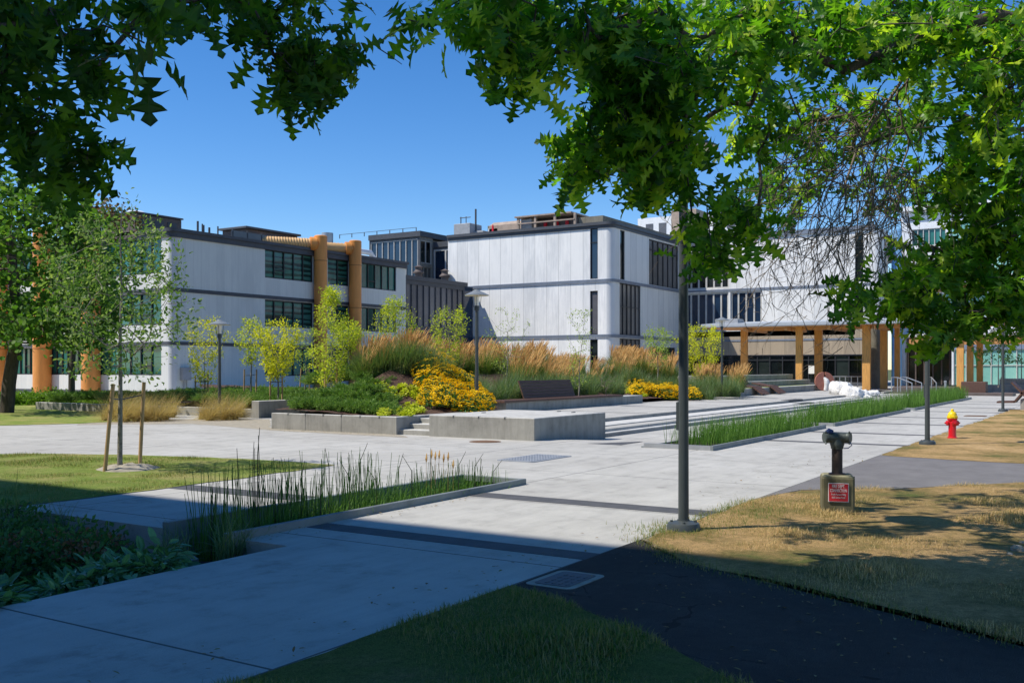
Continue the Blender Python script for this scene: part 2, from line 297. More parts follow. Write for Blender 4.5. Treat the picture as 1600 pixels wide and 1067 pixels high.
class MB:
    def __init__(s): s.v = []; s.f = []; s.m = []
    def add(s, vs, fs, mi=0):
        b = len(s.v); s.v += [tuple(v) for v in vs]; s.f += [tuple(b+i for i in f) for f in fs]; s.m += [mi]*len(fs); return s
    def box(s, x0, x1, y0, y1, z0, z1, mi=0):
        if x0 > x1: x0, x1 = x1, x0
        if y0 > y1: y0, y1 = y1, y0
        return s.add([(x0, y0, z0), (x1, y0, z0), (x1, y1, z0), (x0, y1, z0), (x0, y0, z1), (x1, y0, z1), (x1, y1, z1), (x0, y1, z1)],
              [(0, 3, 2, 1), (4, 5, 6, 7), (0, 1, 5, 4), (1, 2, 6, 5), (2, 3, 7, 6), (3, 0, 4, 7)], mi)
    def bevbox(s, x0, x1, y0, y1, z0, z1, b=.02, mi=0):     # box with a chamfered top edge
        if x0 > x1: x0, x1 = x1, x0
        if y0 > y1: y0, y1 = y1, y0
        q = lambda a, z: [(x0+a, y0+a, z), (x1-a, y0+a, z), (x1-a, y1-a, z), (x0+a, y1-a, z)]
        v = q(0, z0)+q(0, z1-b)+q(b, z1)
        f = [(3, 2, 1, 0), (8, 9, 10, 11)]
        for k in (0, 4):
            for i in range(4): f.append((k+i, k+(i+1) % 4, k+4+(i+1) % 4, k+4+i))
        return s.add(v, f, mi)
    def prism(s, pts, z0, z1, mi=0):
        n = len(pts); a = sum(pts[i][0]*pts[(i+1) % n][1]-pts[(i+1) % n][0]*pts[i][1] for i in range(n))
        if a < 0: pts = pts[::-1]
        v = [(p[0], p[1], z0) for p in pts]+[(p[0], p[1], z1) for p in pts]
        return s.add(v, [tuple(range(n-1, -1, -1)), tuple(range(n, 2*n))]+[(i, (i+1) % n, n+(i+1) % n, n+i) for i in range(n)], mi)
    def tube(s, pts, rad, n=8, mi=0, cap=True):
        pts = [Vector(p) for p in pts]; rs = rad if isinstance(rad, (list, tuple)) else [rad]*len(pts)
        vs = []; up = None
        for i, p in enumerate(pts):
            t = (pts[min(i+1, len(pts)-1)]-pts[max(i-1, 0)]).normalized()
            if up is None: up = Vector((0, 0, 1)) if abs(t.z) < .9 else Vector((1, 0, 0))
            a = t.cross(up).normalized(); b = a.cross(t).normalized(); up = b
            for k in range(n):
                an = 2*math.pi*k/n; vs.append(p+(a*math.cos(an)+b*math.sin(an))*rs[i])
        fs = [(i*n+k, i*n+(k+1) % n, (i+1)*n+(k+1) % n, (i+1)*n+k) for i in range(len(pts)-1) for k in range(n)]
        if cap: fs += [tuple(range(n-1, -1, -1)), tuple((len(pts)-1)*n+k for k in range(n))]
        return s.add(vs, fs, mi)
    def lathe(s, prof, c=(0, 0, 0), n=20, mi=0):
        return s.tube([(c[0], c[1], c[2]+z) for r, z in prof], [max(r, .0005) for r, z in prof], n, mi) if all(prof[i][1] < prof[i+1][1] for i in range(len(prof)-1)) else s._lathe(prof, c, n, mi)
    def _lathe(s, prof, c, n, mi):
        vs = [(c[0]+r*math.cos(2*math.pi*k/n), c[1]+r*math.sin(2*math.pi*k/n), c[2]+z) for r, z in prof for k in range(n)]
        fs = [(i*n+k, i*n+(k+1) % n, (i+1)*n+(k+1) % n, (i+1)*n+k) for i in range(len(prof)-1) for k in range(n)]
        return s.add(vs, fs, mi)
    def build(s, name, mats, parent=None, smooth=False):
        me = bpy.data.meshes.new(name); me.from_pydata(s.v, [], s.f)
        me.polygons.foreach_set('material_index', s.m)
        if smooth:
            me.polygons.foreach_set('use_smooth', [True]*len(s.f))
            try: me.set_sharp_from_angle(angle=math.radians(38))
            except Exception: pass
        me.update(); return link(name, me, mats, parent)
def copy_tree(root, loc, rotz=0, scale=1, label=None):
    r = root.copy(); COL.objects.link(r); r.location = loc; r.rotation_euler = (0, 0, rotz); r.scale = (scale,)*3 if not isinstance(scale, tuple) else scale
    if label: r['label'] = label
    for ch in list(root.children):
        c = ch.copy(); COL.objects.link(c); c.parent = r
        for g in ch.children:
            d = g.copy(); COL.objects.link(d); d.parent = c
    return r
# ------------------------------------------------------------------ scatter helpers
def norm(a): return a/np.maximum(np.linalg.norm(a, axis=-1, keepdims=True), 1e-9)
def frames(d, rng=RNG, flat=.0):
    """rotation matrices with local y along d; local z turned towards world up by flat"""
    d = norm(np.asarray(d, float)); n = len(d); rv = rng.normal(size=(n, 3)); rv[:, 2] += flat
    x = norm(np.cross(d, rv)); z = np.cross(x, d); return np.stack([x, d, z], axis=2)
def scatter(tV, tFs, pos, R, sc):
    tV = np.asarray(tV, float); n = len(pos); k = len(tV); sc = np.asarray(sc, float)
    if sc.ndim == 1: sc = np.repeat(sc[:, None], 3, 1)
    V = np.einsum('nij,nkj->nki', R, tV[None]*sc[:, None, :])+np.asarray(pos)[:, None, :]
    off = (np.arange(n)*k)[:, None, None]
    return V.reshape(-1, 3), [((np.asarray(f)[None]+off).reshape(-1, np.asarray(f).shape[1]), mi) for f, mi in tFs]
def merge(parts):
    Vs = []; Fs = []; b = 0
    for V, fs in parts:
        Vs.append(V); Fs += [(f+b, mi) for f, mi in fs]; b += len(V)
    return np.concatenate(Vs), Fs
# leaf shapes (y = length, z = normal)
def oak_leaf():      # lobed leaf with pointed tips, folded along the midrib
    h = [(.03, .08), (.14, .10), (.34, .01), (.20, .19), (.09, .25), (.14, .30), (.36, .32), (.55, .27), (.30, .42), (.11, .48), (.15, .54), (.32, .62), (.47, .74), (.22, .71), (.08, .78), (.20, .95), (.06, .92)]
    mid = [0, .2, .4, .6, .8, 1.08]; v = [(0, y, -(y-.4)**2*.3) for y in mid]; f = []
    for sg_ in (1, -1):
        b = len(v); v += [(sg_*x, y, x*.25-(y-.4)**2*.3+.03*math.sin(y*17)) for x, y in h]
        pts = [0]+list(range(b, b+len(h)))+[5]; ys = [0]+[y for _, y in h]+[1.08]; k = 0
        for q in range(len(pts)-1):
            ym = (ys[q]+ys[q+1])/2
            while k < 5 and mid[k]+.1 < ym:
                f.append((pts[q], k, k+1)) if pts[q] not in (k, k+1) else None; k += 1
            if pts[q+1] != k and pts[q] != k: f.append((pts[q], pts[q+1], k))
    return v, [(f, 0)]
OAK = oak_leaf()
SLEAF = ([(0, 0, 0), (.22, .35, .06), (.17, .75, .02), (0, 1, -.06), (-.17, .75, .02), (-.22, .35, .06), (0, .5, -.01)],
         [([(0, 1, 6), (1, 2, 6), (2, 3, 6), (3, 4, 6), (4, 5, 6), (5, 0, 6)], 0)])
DLEAF = ([(0, 0, 0), (.28, .5, .06), (0, 1, -.04), (-.28, .5, .06)], [([(0, 1, 2), (0, 2, 3)], 0)])
RLEAF = ([(0, 0, 0), (.35, .2, .04), (.48, .6, .0), (.2, .95, -.04), (-.2, .95, -.04), (-.48, .6, 0), (-.35, .2, .04)], [([(0, 1, 2), (0, 2, 3), (0, 3, 4), (0, 4, 5), (0, 5, 6)], 0)])
def blade_t(w=.012, bend=.35, segs=4):
    v = []; f = []
    for i in range(segs+1):
        t = i/segs; y = bend*t*t; z = t*(1-.25*bend*t); ww = w*(1-t)**.7 if i < segs else .0004
        v += [(-ww, y, z), (ww, y, z)]
        if i: b = 2*(i-1); f.append((b, b+1, b+3, b+2))
    return v, [(f, 0)]
def blade_field(pos, h, w=.01, bend=.35, lean=.25, segs=3, rng=RNG, wind=(0, 0)):
    """blades standing at pos, heights h, leaning outwards randomly"""
    n = len(pos); a = rng.uniform(0, 2*math.pi, n); le = rng.normal(0, lean, n)
    up = norm(np.stack([np.cos(a)*le+wind[0], np.sin(a)*le+wind[1], np.ones(n)], 1)); side = norm(np.cross(up, np.stack([np.cos(a), np.sin(a), np.zeros(n)], 1)+1e-4))
    y = np.cross(up, side); R = np.stack([side, y, up], axis=2)
    return scatter(*blade_t(w, bend, segs), pos, R, np.asarray(h))
# ------------------------------------------------------------------ tree growth
def grow(chain, targets, seg=.25, wig=.12, sag=0., rng=RNG, bias=.25, tip_r=.004, pw=2.3, minpar=0):
    nodes = [np.array(p, float) for p in chain]; par = [-1]+list(range(len(chain)-1)); plen = [0.]
    for i in range(1, len(chain)): plen.append(plen[-1]+np.linalg.norm(nodes[i]-nodes[i-1]))
    root = nodes[minpar]; T = sorted([np.array(t, float) for t in targets], key=lambda t: np.linalg.norm(t-root))
    A = np.zeros((len(T)*14+len(nodes)+10, 3)); PL = np.full(len(A), 1e9); cnt = len(nodes); A[:cnt] = nodes; PL[:cnt] = plen; tips = []
    PL[:minpar] = 1e6
    for t in T:
        d = np.linalg.norm(A[:cnt]-t, axis=1)+bias*PL[:cnt]; j = int(np.argmin(d)); p = A[j].copy(); dist = np.linalg.norm(t-p)
        k = min(12, max(1, int(round(dist/seg)))); prev = j
        off = rng.normal(0, wig*dist/k if k > 1 else 0, (k, 3))
        for i in range(1, k+1):
            u = i/k; q = p+(t-p)*u
            if i < k: q = q+off[i]; q[2] += sag*dist*math.sin(math.pi*u)
            A[cnt] = q; PL[cnt] = (PL[prev] if PL[prev] < 1e5 else 0)+dist/k; par.append(prev); prev = cnt; cnt += 1
            if cnt >= len(A)-14: A = np.vstack([A, np.zeros((5000, 3))]); PL = np.concatenate([PL, np.full(5000, 1e9)])
        tips.append(prev)
    A = A[:cnt]; r = np.zeros(cnt); s = np.zeros(cnt)
    ch = np.zeros(cnt, int)
    for i in range(1, cnt): ch[par[i]] += 1
    for i in range(cnt-1, -1, -1):
        if s[i] == 0: s[i] = tip_r**pw
        if par[i] >= 0: s[par[i]] += s[i]
    r = s**(1/pw); return A, np.array(par), r, np.array(tips)
def limb_mesh(A, par, r, rmax=None, thr=.02, sides=(4, 8)):
    idx = np.where(par >= 0)[0]; p0 = A[par[idx]]; p1 = A[idx]; ok = np.linalg.norm(p1-p0, axis=1) > 1e-5; idx, p0, p1 = idx[ok], p0[ok], p1[ok]
    r0 = np.minimum(r[par[idx]], r[idx]*1.35); r1 = r[idx]
    if rmax: r0 = np.minimum(r0, rmax); r1 = np.minimum(r1, rmax)
    out = []
    for sel, n in ((r1 < thr, sides[0]), (r1 >= thr, sides[1])):
        if not sel.any(): continue
        a, b = p0[sel], p1[sel]; d = norm(b-a); ref = np.where(np.abs(d[:, 2:3]) > .85, np.array([[1., 0, 0]]), np.array([[0, 0, 1.]]))
        x = norm(np.cross(d, ref)); y = np.cross(d, x); an = np.arange(n)*2*math.pi/n
        ring = np.cos(an)[None, :, None]*x[:, None]+np.sin(an)[None, :, None]*y[:, None]
        V = np.concatenate([a[:, None]-d[:, None]*r0[sel][:, None, None]*.3+ring*r0[sel][:, None, None], b[:, None]+d[:, None]*r1[sel][:, None, None]*.3+ring*r1[sel][:, None, None]], 1)
        k = np.arange(n); f = np.stack([k, (k+1) % n, n+(k+1) % n, n+k], 1)
        out.append((V.reshape(-1, 3), [((f[None]+(np.arange(len(a))*2*n)[:, None, None]).reshape(-1, 4), 0)]))
    return merge(out)
def leaves_at(A, par, tips, per, size, tmpl, spread=.12, droop=.0, rng=RNG, flat=1.2, along=.8):
    t = np.repeat(tips, per); n = len(t); base = A[t]; d = norm(A[t]-A[par[t]])
    back = rng.uniform(0, along, n)[:, None]; pos = base-(A[t]-A[par[t]])*back+rng.normal(0, spread, (n, 3))*.35
    dr = norm(d*.6+rng.normal(0, .75, (n, 3))+np.array([0, 0, -droop])); pos = pos+dr*spread*.3
    return scatter(*tmpl, pos, frames(dr, rng, flat), size*rng.uniform(.6, 1.2, n))
def ellips(n, c, r, rng=RNG, shell=.55):
    v = norm(rng.normal(size=(n, 3)))*(rng.uniform(shell**3, 1, n)**(1/3))[:, None]; return np.array(c)+v*np.array(r)
# ================================================================== GROUND
ZP = .14                                   # level of the upper plaza
def struct(o): return tag(o, kind='structure')
m = MB(); m.add([(-900, -900, -.7), (1500, -900, -.7), (1500, 1500, -.7), (-900, 1500, -.7)], [(0, 1, 2, 3)]); struct(m.build('ground', M['far']))
CH = (6.85, 12.19, 7.5, 8.52)              # the rush channel
DIP = (19.8, 26.0, 9.6, 11.7)
m = MB()
for r in ((-60, 6.8, 3.9, 6.8), (6.8, 12.19, 3.9, 7.44), (6.85, 12.19, 8.6, 11.5), (-60, 12.19, 11.5, 32), (12.19, 19.8, 3.9, 32),
          (19.8, 60, 3.9, 8.78), (19.8, 60, 12.3, 32), (60, 140, 3.9, 32), (-60, 140, 32, 130), (-60, 140, -70, 3.9)):
    m.box(r[0], r[1], r[2], r[3], -.68, 0)
struct(m.build('plaza_paving', M['concrete']))
# thin retaining panel at the end of the channel's raised slab
def sheet(name, pts, z, mat, thick=None):
    m = MB(); n = len(pts); a = sum(pts[i][0]*pts[(i+1) % n][1]-pts[(i+1) % n][0]*pts[i][1] for i in range(n))
    if a < 0: pts = pts[::-1]
    m.add([(x, y, z) for x, y in pts], [tuple(range(n))]); return struct(m.build(name, mat))
def wob(pts, amp=.05, step=.35, rng=random.Random(3)):      # subdivide and roughen an outline
    o = []
    for i in range(len(pts)):
        a, b = pts[i], pts[(i+1) % len(pts)]; L_ = math.dist(a, b); k = max(1, int(L_/step))
        for j in range(k):
            t = j/k; o.append((a[0]+(b[0]-a[0])*t+rng.uniform(-amp, amp), a[1]+(b[1]-a[1])*t+rng.uniform(-amp, amp)))
    return o
E_ = 4.05
asph = [G(1003, 843), G(1070, 878), G(1200, 908), G(1400, 953), G(1600, 1008), G(2100, 1120), (5, -6), (2, -6), G(1500, 1300), G(1300, 1130), G(1150, 1067), G(1000, 990), G(870, 937), (6.45, E_)]
sheet('asphalt_path', asph, .0075, M['asphalt'])
asph2 = [(12.55, E_), (19.94, E_), G(1480, 718), G(1600, 724), G(2300, 742), G(2300, 762), G(1600, 754), G(1400, 764), G(1250, 766), G(1195, 777)]
sheet('side_path', asph2, .0075, M['asphalt2'])
edge_ = [G(1003, 843), G(1070, 878), G(1200, 908), G(1400, 953), G(1600, 1008), G(1700, 1035)]
sheet('soil_edge', wob(edge_+[(x_-.13, y_-.16) for x_, y_ in edge_[::-1]], .045, .12), .0105, M['dust2'])
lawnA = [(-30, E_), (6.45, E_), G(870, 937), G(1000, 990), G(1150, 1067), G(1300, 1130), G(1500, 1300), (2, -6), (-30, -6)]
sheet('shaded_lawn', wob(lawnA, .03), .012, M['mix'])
lawnB = [G(1003, 845), (12.3, E_), G(1195, 778), G(1250, 767), G(1400, 765), G(1600, 755), G(2300, 763), (30, -14), (5.5, -6), G(2100, 1120), G(1600, 1008), G(1400, 953), G(1200, 908), G(1070, 878)]
sheet('dry_lawn', wob(lawnB, .04), .013, M['dry'])
lawnC = [(19.94, E_), (44.4, E_-.1), (44.4, 2.2), (80, -3), (80, -25), G(2300, 743), G(1600, 725), G(1480, 719)]
sheet('far_dry_lawn', wob(lawnC, .05), .012, M['dry'])
lawnD = [(-20, 11.52), G(300, 758), G(523, 727), G(470, 722), G(350, 716), G(200, 711), G(60, 709), G(-150, 712), G(-600, 700)]
sheet('green_lawn', wob(lawnD, .05), .009, M['lawn'])
lawnE = [G(-500, 668), G(0, 665), G(120, 662), G(240, 656), G(262, 645), G(200, 636), G(0, 632), G(-500, 632)]
sheet('tree_lawn', wob(lawnE, .1, .8), .009, M['lawn'])
sheet('mulch_strip', wob([G(-500, 634), G(0, 633), G(200, 637), G(262, 643), G(262, 634), G(0, 627), G(-500, 627)], .1, .8), .005, M['soil'])
# dusty verges where beds meet the paving
sheet('dusty_verge', wob([G(120, 664), G(300, 662), G(425, 672), G(560, 680), G(640, 684), G(622, 679), G(425, 668), G(420, 655), G(262, 655), G(120, 659)], .08, .5), .003, M['dust'])
# dark paver strips across the paving
m = MB()
for x0, x1, y0, y1 in ((7.7, 8.02, 3.96, 7.42), (10.72, 11.13, 3.96, 7.42), (9.15, 9.6, 8.62, 11.5)): m.box(x0, x1, y0, y1, -.1, .004)
for py in (697.8, 680.3, 663.5, 652.5, 642.5, 635.5, 630, 626):
    x, y = G(1430, py); wd = .34
    m.box(x, x+wd, 3.96, 7.15, -.1, .004)
struct(m.build('dark_paver_strips', M['strip']))
m = MB()
for x in (31, 36.5, 43, 50, 57, 63): m.box(x, x+.14, 14, 17.6, ZP-.01, ZP+.004)
struct(m.build('plaza_slot_drains', M['strip']))
# ------------------------------------------------------------------ sunken planting bed, soil terrain
def grid(name, x0, x1, y0, y1, nx, ny, hf, mat, mask=None):
    xs = np.linspace(x0, x1, nx+1); ys = np.linspace(y0, y1, ny+1); X, Y = np.meshgrid(xs, ys); Zz = np.vectorize(hf)(X, Y)
    V = np.stack([X.ravel(), Y.ravel(), Zz.ravel()], 1); i, j = np.meshgrid(np.arange(nx), np.arange(ny)); a = (j*(nx+1)+i).ravel()
    f = np.stack([a, a+1, a+nx+2, a+nx+1], 1)
    if mask: f = f[[mask((xs[k % (nx+1)]+xs[k % (nx+1)+1])/2, (ys[k//(nx+1)]+ys[k//(nx+1)+1])/2) for k in a]]
    return npmesh(name, V, [(f, 0)], mat, None, True)
from mathutils import noise as mn
def nz(x, y, s=1.0): return mn.noise(Vector((x*s, y*s, .3)))
def sstep(a, b, x): t = min(1, max(0, (x-a)/(b-a))); return t*t*(3-2*t)
struct(grid('sunken_paving', 19.8, 60, 8.78, 12.3, 90, 14, lambda x, y: -.187*sstep(19.8, 23.6, x)*sstep(8.78, 10.9, y)*(1-sstep(55, 60, x)), M['concrete']))
m = MB(); m.add([(*G(918, 693), .003), (*G(970, 695.5), .004), (*G(1006, 689.5), .004)], [(0, 1, 2)]); struct(m.build('painted_lip_shade', M['strip']))  # flat dark triangle painting the shade at the paving lip beside the block
def h_front(x, y):
    e = min(1, max(0, (y-6.8)/(.9+.9*sstep(4.8, 6.2, x)))); n = -.03-.36*e; 
    if x < 4: n += .25*min(1, (4-x)/4)*e
    return n+.04*nz(x, y, 2.5)-.01
struct(grid('shaded_bed_soil', -14, 6.84, 6.8, 11.5, 120, 40, h_front, M['soil2'])); struct(grid('channel_soil', 6.84, 12.17, 7.5, 8.5, 30, 8, lambda x, y: -.42+.05*nz(x, y, 3), M['soil2']))
# dark notch of soil beside the path end
def sstep(a, b, x): t = min(1, max(0, (x-a)/(b-a))); return t*t*(3-2*t)
def yc(x): return 20.3+min(3.4, max(0, (x-22)*.48))
def h_bed(x, y):
    base = .42-.2*sstep(25, 29, x)+.12*sstep(17, 20, y)*(1-sstep(26, 30, x)); c = yc(x)
    ridge = (1.2 if x > 28 else 1.0)*math.exp(-((y-c)/(2.9 if y < c else 6))**2)*sstep(20.5, 26.5, x-max(0, y-c)*.5)*(1-sstep(53, 57, x))
    ridge += .75*math.exp(-((x-25.0)/2.7)**2-((y-19.6)/1.9)**2)*(1 if y < 19.6 else .6)
    return base+ridge+.05*nz(x, y, .9)+.03*nz(x, y, 3.1)
def in_bed(x, y):
    if y > 46: return False
    if x < 24.6: return 15.9 < y < 20.2+max(0, x-23)*.7
    if x < 28.8: return 15.9+(x-24.6)*.76 < y < 21.3+(x-24.6)*3
    if x < 41: return 19.1 < y
    return x < 52.3 and 18.6 < y or 20.5 < y
def in_bedB(x, y): return 25.4 < y < min(48, 30.6+max(0, x-26.5)*1.25) and x > 23.9
struct(grid('planting_bed_soil', 19.75, 64, 15.6, 46, 180, 130, h_bed, M['soil'], lambda x, y: in_bed(x, y) and not in_bedB(x, y) or (x > 34 and in_bed(x, y))))
def h_b2(x, y): return .42+.12*nz(x, y, .3)+.05*nz(x, y, 1.5)+.25*sstep(30, 36, x)
struct(grid('tree_bed_soil', 23.8, 39.9, 25.3, 48, 60, 80, h_b2, M['soil'], lambda x, y: in_bedB(x, y)))
def hb(x, y): return max(h_bed(x, y) if in_bed(x, y) else 0, h_b2(x, y) if (in_bedB(x, y) and x < 34) else 0)
# ------------------------------------------------------------------ upper plaza, steps, walls
struct(MB().prism([(23.3, 13.76), (72, 13.76), (72, 9.4), (125, 9.4), (125, 44), (52, 44), (52, 18.7), (41, 18.7), (41, 19.2), (28.8, 19.2), (24.6, 16.0), (23.3, 16.0)], -.5, ZP).build('upper_plaza', M['concrete']))
t = empty('long_steps', (24, 11, 0), 'three long low concrete steps running from the corner block to the white rock', 'steps')
for i, (y, y2, z) in enumerate(((12.87, 13.755, .032), (12.05, 12.865, -.077))): MB().bevbox(23.3, 66, y, y2, -.4, z, .012).build('step', M['stepc'], t)
MB().box(23.31, 66, 13.757, 13.775, ZP-.105, ZP-.004).build('riser', M['stepc'], t)
m = MB()
for px, y, z in ((1244, 13.74, ZP), (1262, 12.85, .032), (1281, 12.03, -.077)): x = XatY(px, y); m.box(x-1.2, x+1.2, y, y+.4, z-.08, z+.012)
m.build('grip_strip', M['strip'], t)
t = empty('concrete_block', (21.5, 13, 0), 'big square low concrete seating block with shaded right side beside the steps', 'block')
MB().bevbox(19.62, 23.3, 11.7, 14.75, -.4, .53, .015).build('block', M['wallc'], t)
for y in (12.5, 13.25, 14.0): MB().box(19.612, 19.7, y, y+.03, .48, .534).build('skate_stop', M['iron'], t)
for x, y in ((22.6, 12.3), (22.9, 12.9), (21.2, 14.2)): MB().bevbox(x, x+.16, y, y+.05, .53, .55, .008).build('skate_stop', M['iron'], t)
t = empty('planter_wall', (19.7, 18, 0), 'long pale concrete planter wall in front of the juniper, left of the small steps', 'wall')
m = MB(); m.bevbox(19.62, 19.9, 15.8, 20.25, -.1, .45, .012); m.bevbox(19.9, 22.9, 15.8, 16.02, -.1, .45, .012); m.bevbox(19.9, 24.5, 20.0, 20.25, -.1, .45, .012); m.build('wall', M['wallc'], t)
for y in (16.35, 17, 17.65, 18.3, 18.95, 19.6): MB().box(19.612, 19.7, y, y+.03, .40, .454).build('skate_stop', M['iron'], t)
for y in (17.65, 18.95): MB().box(19.615, 19.63, y+.012, y+.022, 0, .39).build('wall_joint', M['iron'], t)
t = empty('small_steps', (20, 15.3, 0), 'small flight of concrete steps squeezed between the planter wall and the corner block', 'steps')
for i in range(3): MB().bevbox(19.75+.42*i, 23.2, 14.75, 15.8, -.1, .127*(i+1), .01).build('step', M['stepc'], t)
tag(MB().bevbox(23.6, 30, 24.95, 25.3, -.1, .58, .012).build('low_wall', M['wallc']), 'free standing low concrete wall behind the juniper bed, left of the planter wall', 'wall')
o = MB().bevbox(23.7, 23.95, 25.31, 38, -.1, .3, .012).build('bed_edging_wall', M['wallc']); tag(o, 'very low concrete edging wall behind the blond grass and the left lamp post', 'wall')
# rush channel edges
t = empty('channel_edging', (9, 8, 0), 'grey metal edging around the sunken rush channel in the foreground', 'edging')
MB().bevbox(6.62, 12.25, 7.44, 7.5, -.5, .085, .006).build('near_edge', M['curb'], t)
MB().bevbox(6.78, 12.25, 8.52, 8.6, -.5, .085, .006).build('far_edge', M['curb'], t)
MB().bevbox(12.19, 12.25, 7.5, 8.52, -.5, .083, .006).build('end_edge', M['curb'], t)
tag(MB().bevbox(6.3, 6.75, 8.0, 8.3, -.5, -.2, .04).build('drain_block', M['wallc']), 'small pale block half buried in the plants beside the rush channel', 'block')
# ------------------------------------------------------------------ bench on the plaza
BY = 18.3; bx0 = XatY(786, BY); bx1 = XatY(1004, BY); bxm = XatY(972, BY); t = empty('plaza_bench', (33, BY, ZP), 'long low concrete bench with brown wooden seat and slanted backrest on the plaza', 'bench')
MB().bevbox(bx0+.2, bx1, BY, BY+.75, ZP-.2, ZP+.35, .012).build('base', M['wallc'], t)
m = MB()
for k in range(5): m.bevbox(bx0, bxm, BY-.06+.16*k, BY-.06+.16*k+.145, ZP+.355, ZP+.43, .006)
m.build('seat', M['bench'], t)
m = MB(); a0, a1 = XatY(818, BY+.45), XatY(898, BY+.45)
for k in range(6):
    y = BY+.42+.04*k; z = ZP+.45+.11*k; m.add([(x, yy, zz) for x in (a0, a1) for yy, zz in ((y, z), (y+.055, z-.01), (y+.092, z+.085), (y+.036, z+.098))], [(0, 1, 2, 3), (7, 6, 5, 4), (0, 4, 5, 1), (1, 5, 6, 2), (2, 6, 7, 3), (3, 7, 4, 0)])
m.build('backrest', M['bench'], t)
# ------------------------------------------------------------------ terraces with turf
def terrace(x0, x1, y, z0, z1, lab):
    t = empty('grass_terrace', ((x0+x1)/2, y+1, z0), lab, 'terrace')
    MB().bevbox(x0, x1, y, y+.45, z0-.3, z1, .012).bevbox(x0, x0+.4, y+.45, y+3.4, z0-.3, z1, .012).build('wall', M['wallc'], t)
    m = MB(); m.box(x0+.4, x1, y+.45, y+1.6, z0, z1-.03); m.build('turf', M['lawn'], t)
terrace(XatY(1158, 18.1), XatY(1292, 18.1), 18.1, ZP, .54, 'lowest grass topped concrete terrace beside the white rock')
terrace(54, XatY(1266, 19.6), 19.6, .5, .87, 'middle grass topped concrete terrace')
terrace(56, XatY(1239, 20.9), 20.9, .84, 1.24, 'topmost grass topped concrete terrace')
def lounger(x, y, z, lab, k=1.0):
    t = empty('wooden_lounger', (x, y, z), lab, 'lounger', 'wooden loungers on the grass terraces', local=True)
    def panel(nm, a, b, wd=1.1, th=.06):
        m = MB(); a = np.array(a, float); b = np.array(b, float); d = b-a; n = 5; nn = norm(np.array([-d[2], 0, d[0]]) if abs(d[1]) < 1e-6 else np.array([0, -d[2], d[1]]))*th
        side = np.array([0, 1, 0]) if abs(d[1]) < 1e-6 else np.array([1, 0, 0])
        for i in range(n):
            p = a+d*(i+.04)/n; q = a+d*(i+.94)/n; v = [p, q, q+nn, p+nn]; v += [u+side*wd for u in v]
            m.add(v, [(0, 1, 2, 3), (7, 6, 5, 4), (0, 4, 5, 1), (1, 5, 6, 2), (2, 6, 7, 3), (3, 7, 4, 0)])
        m.build(nm, M['bench'], t)
    panel('footrest', (0, -.45, -.33), (0, 0, .0)); panel('seat', (0, 0, 0), (0, .55, .06)); panel('backrest', (0, .5, .06), (0, .95, .62*k))
    return t
for px, Y, z, k, lab in ((1176, 18.05, .57, 1, 'brown wooden lounger folded over the lowest terrace edge beside the lamp post'), (1203, 18.05, .57, .25, 'brown wooden lounger with low back on the lowest terrace, right of the other lounger'), (1136, 20, .8, 1, 'brown wooden lounger half hidden behind the tall plumes near the lamp post')):
    o = lounger(XatY(px, Y), Y, z, lab, k); o.scale = (1.2, 1.2, 1.2)
# ------------------------------------------------------------------ reed beds along the walk
for i, (x0, x1, y0, y1, lab) in enumerate(((19.25, 28.2, 7.2, 8.75, 'steel edging of the nearest reed bed along the walkway'), (29.2, 41.0, 7.2, 8.6, 'steel edging of the middle reed bed along the walkway'), (42, 59, 7.2, 8.6, 'steel edging of the farthest reed bed along the walkway'))):
    t = empty('bed_edging', (x0, y0, 0), lab, 'edging')
    MB().box(x0, x1, y0, y0+.06, -.1, .1).build('near_edge', M['curb'], t)
    MB().box(x0, x0+.06, y0+.06, y1, -.1, .098).build('end_edge', M['steel'], t)
    MB().box(x0, x1, y1, y1+.06, -.1, .03).build('far_edge', M['curb'], t)
    struct(MB().box(x0+.06, x1, y0+.06, y1, -.1, .012).build('reed_bed_soil', M['soil2']))
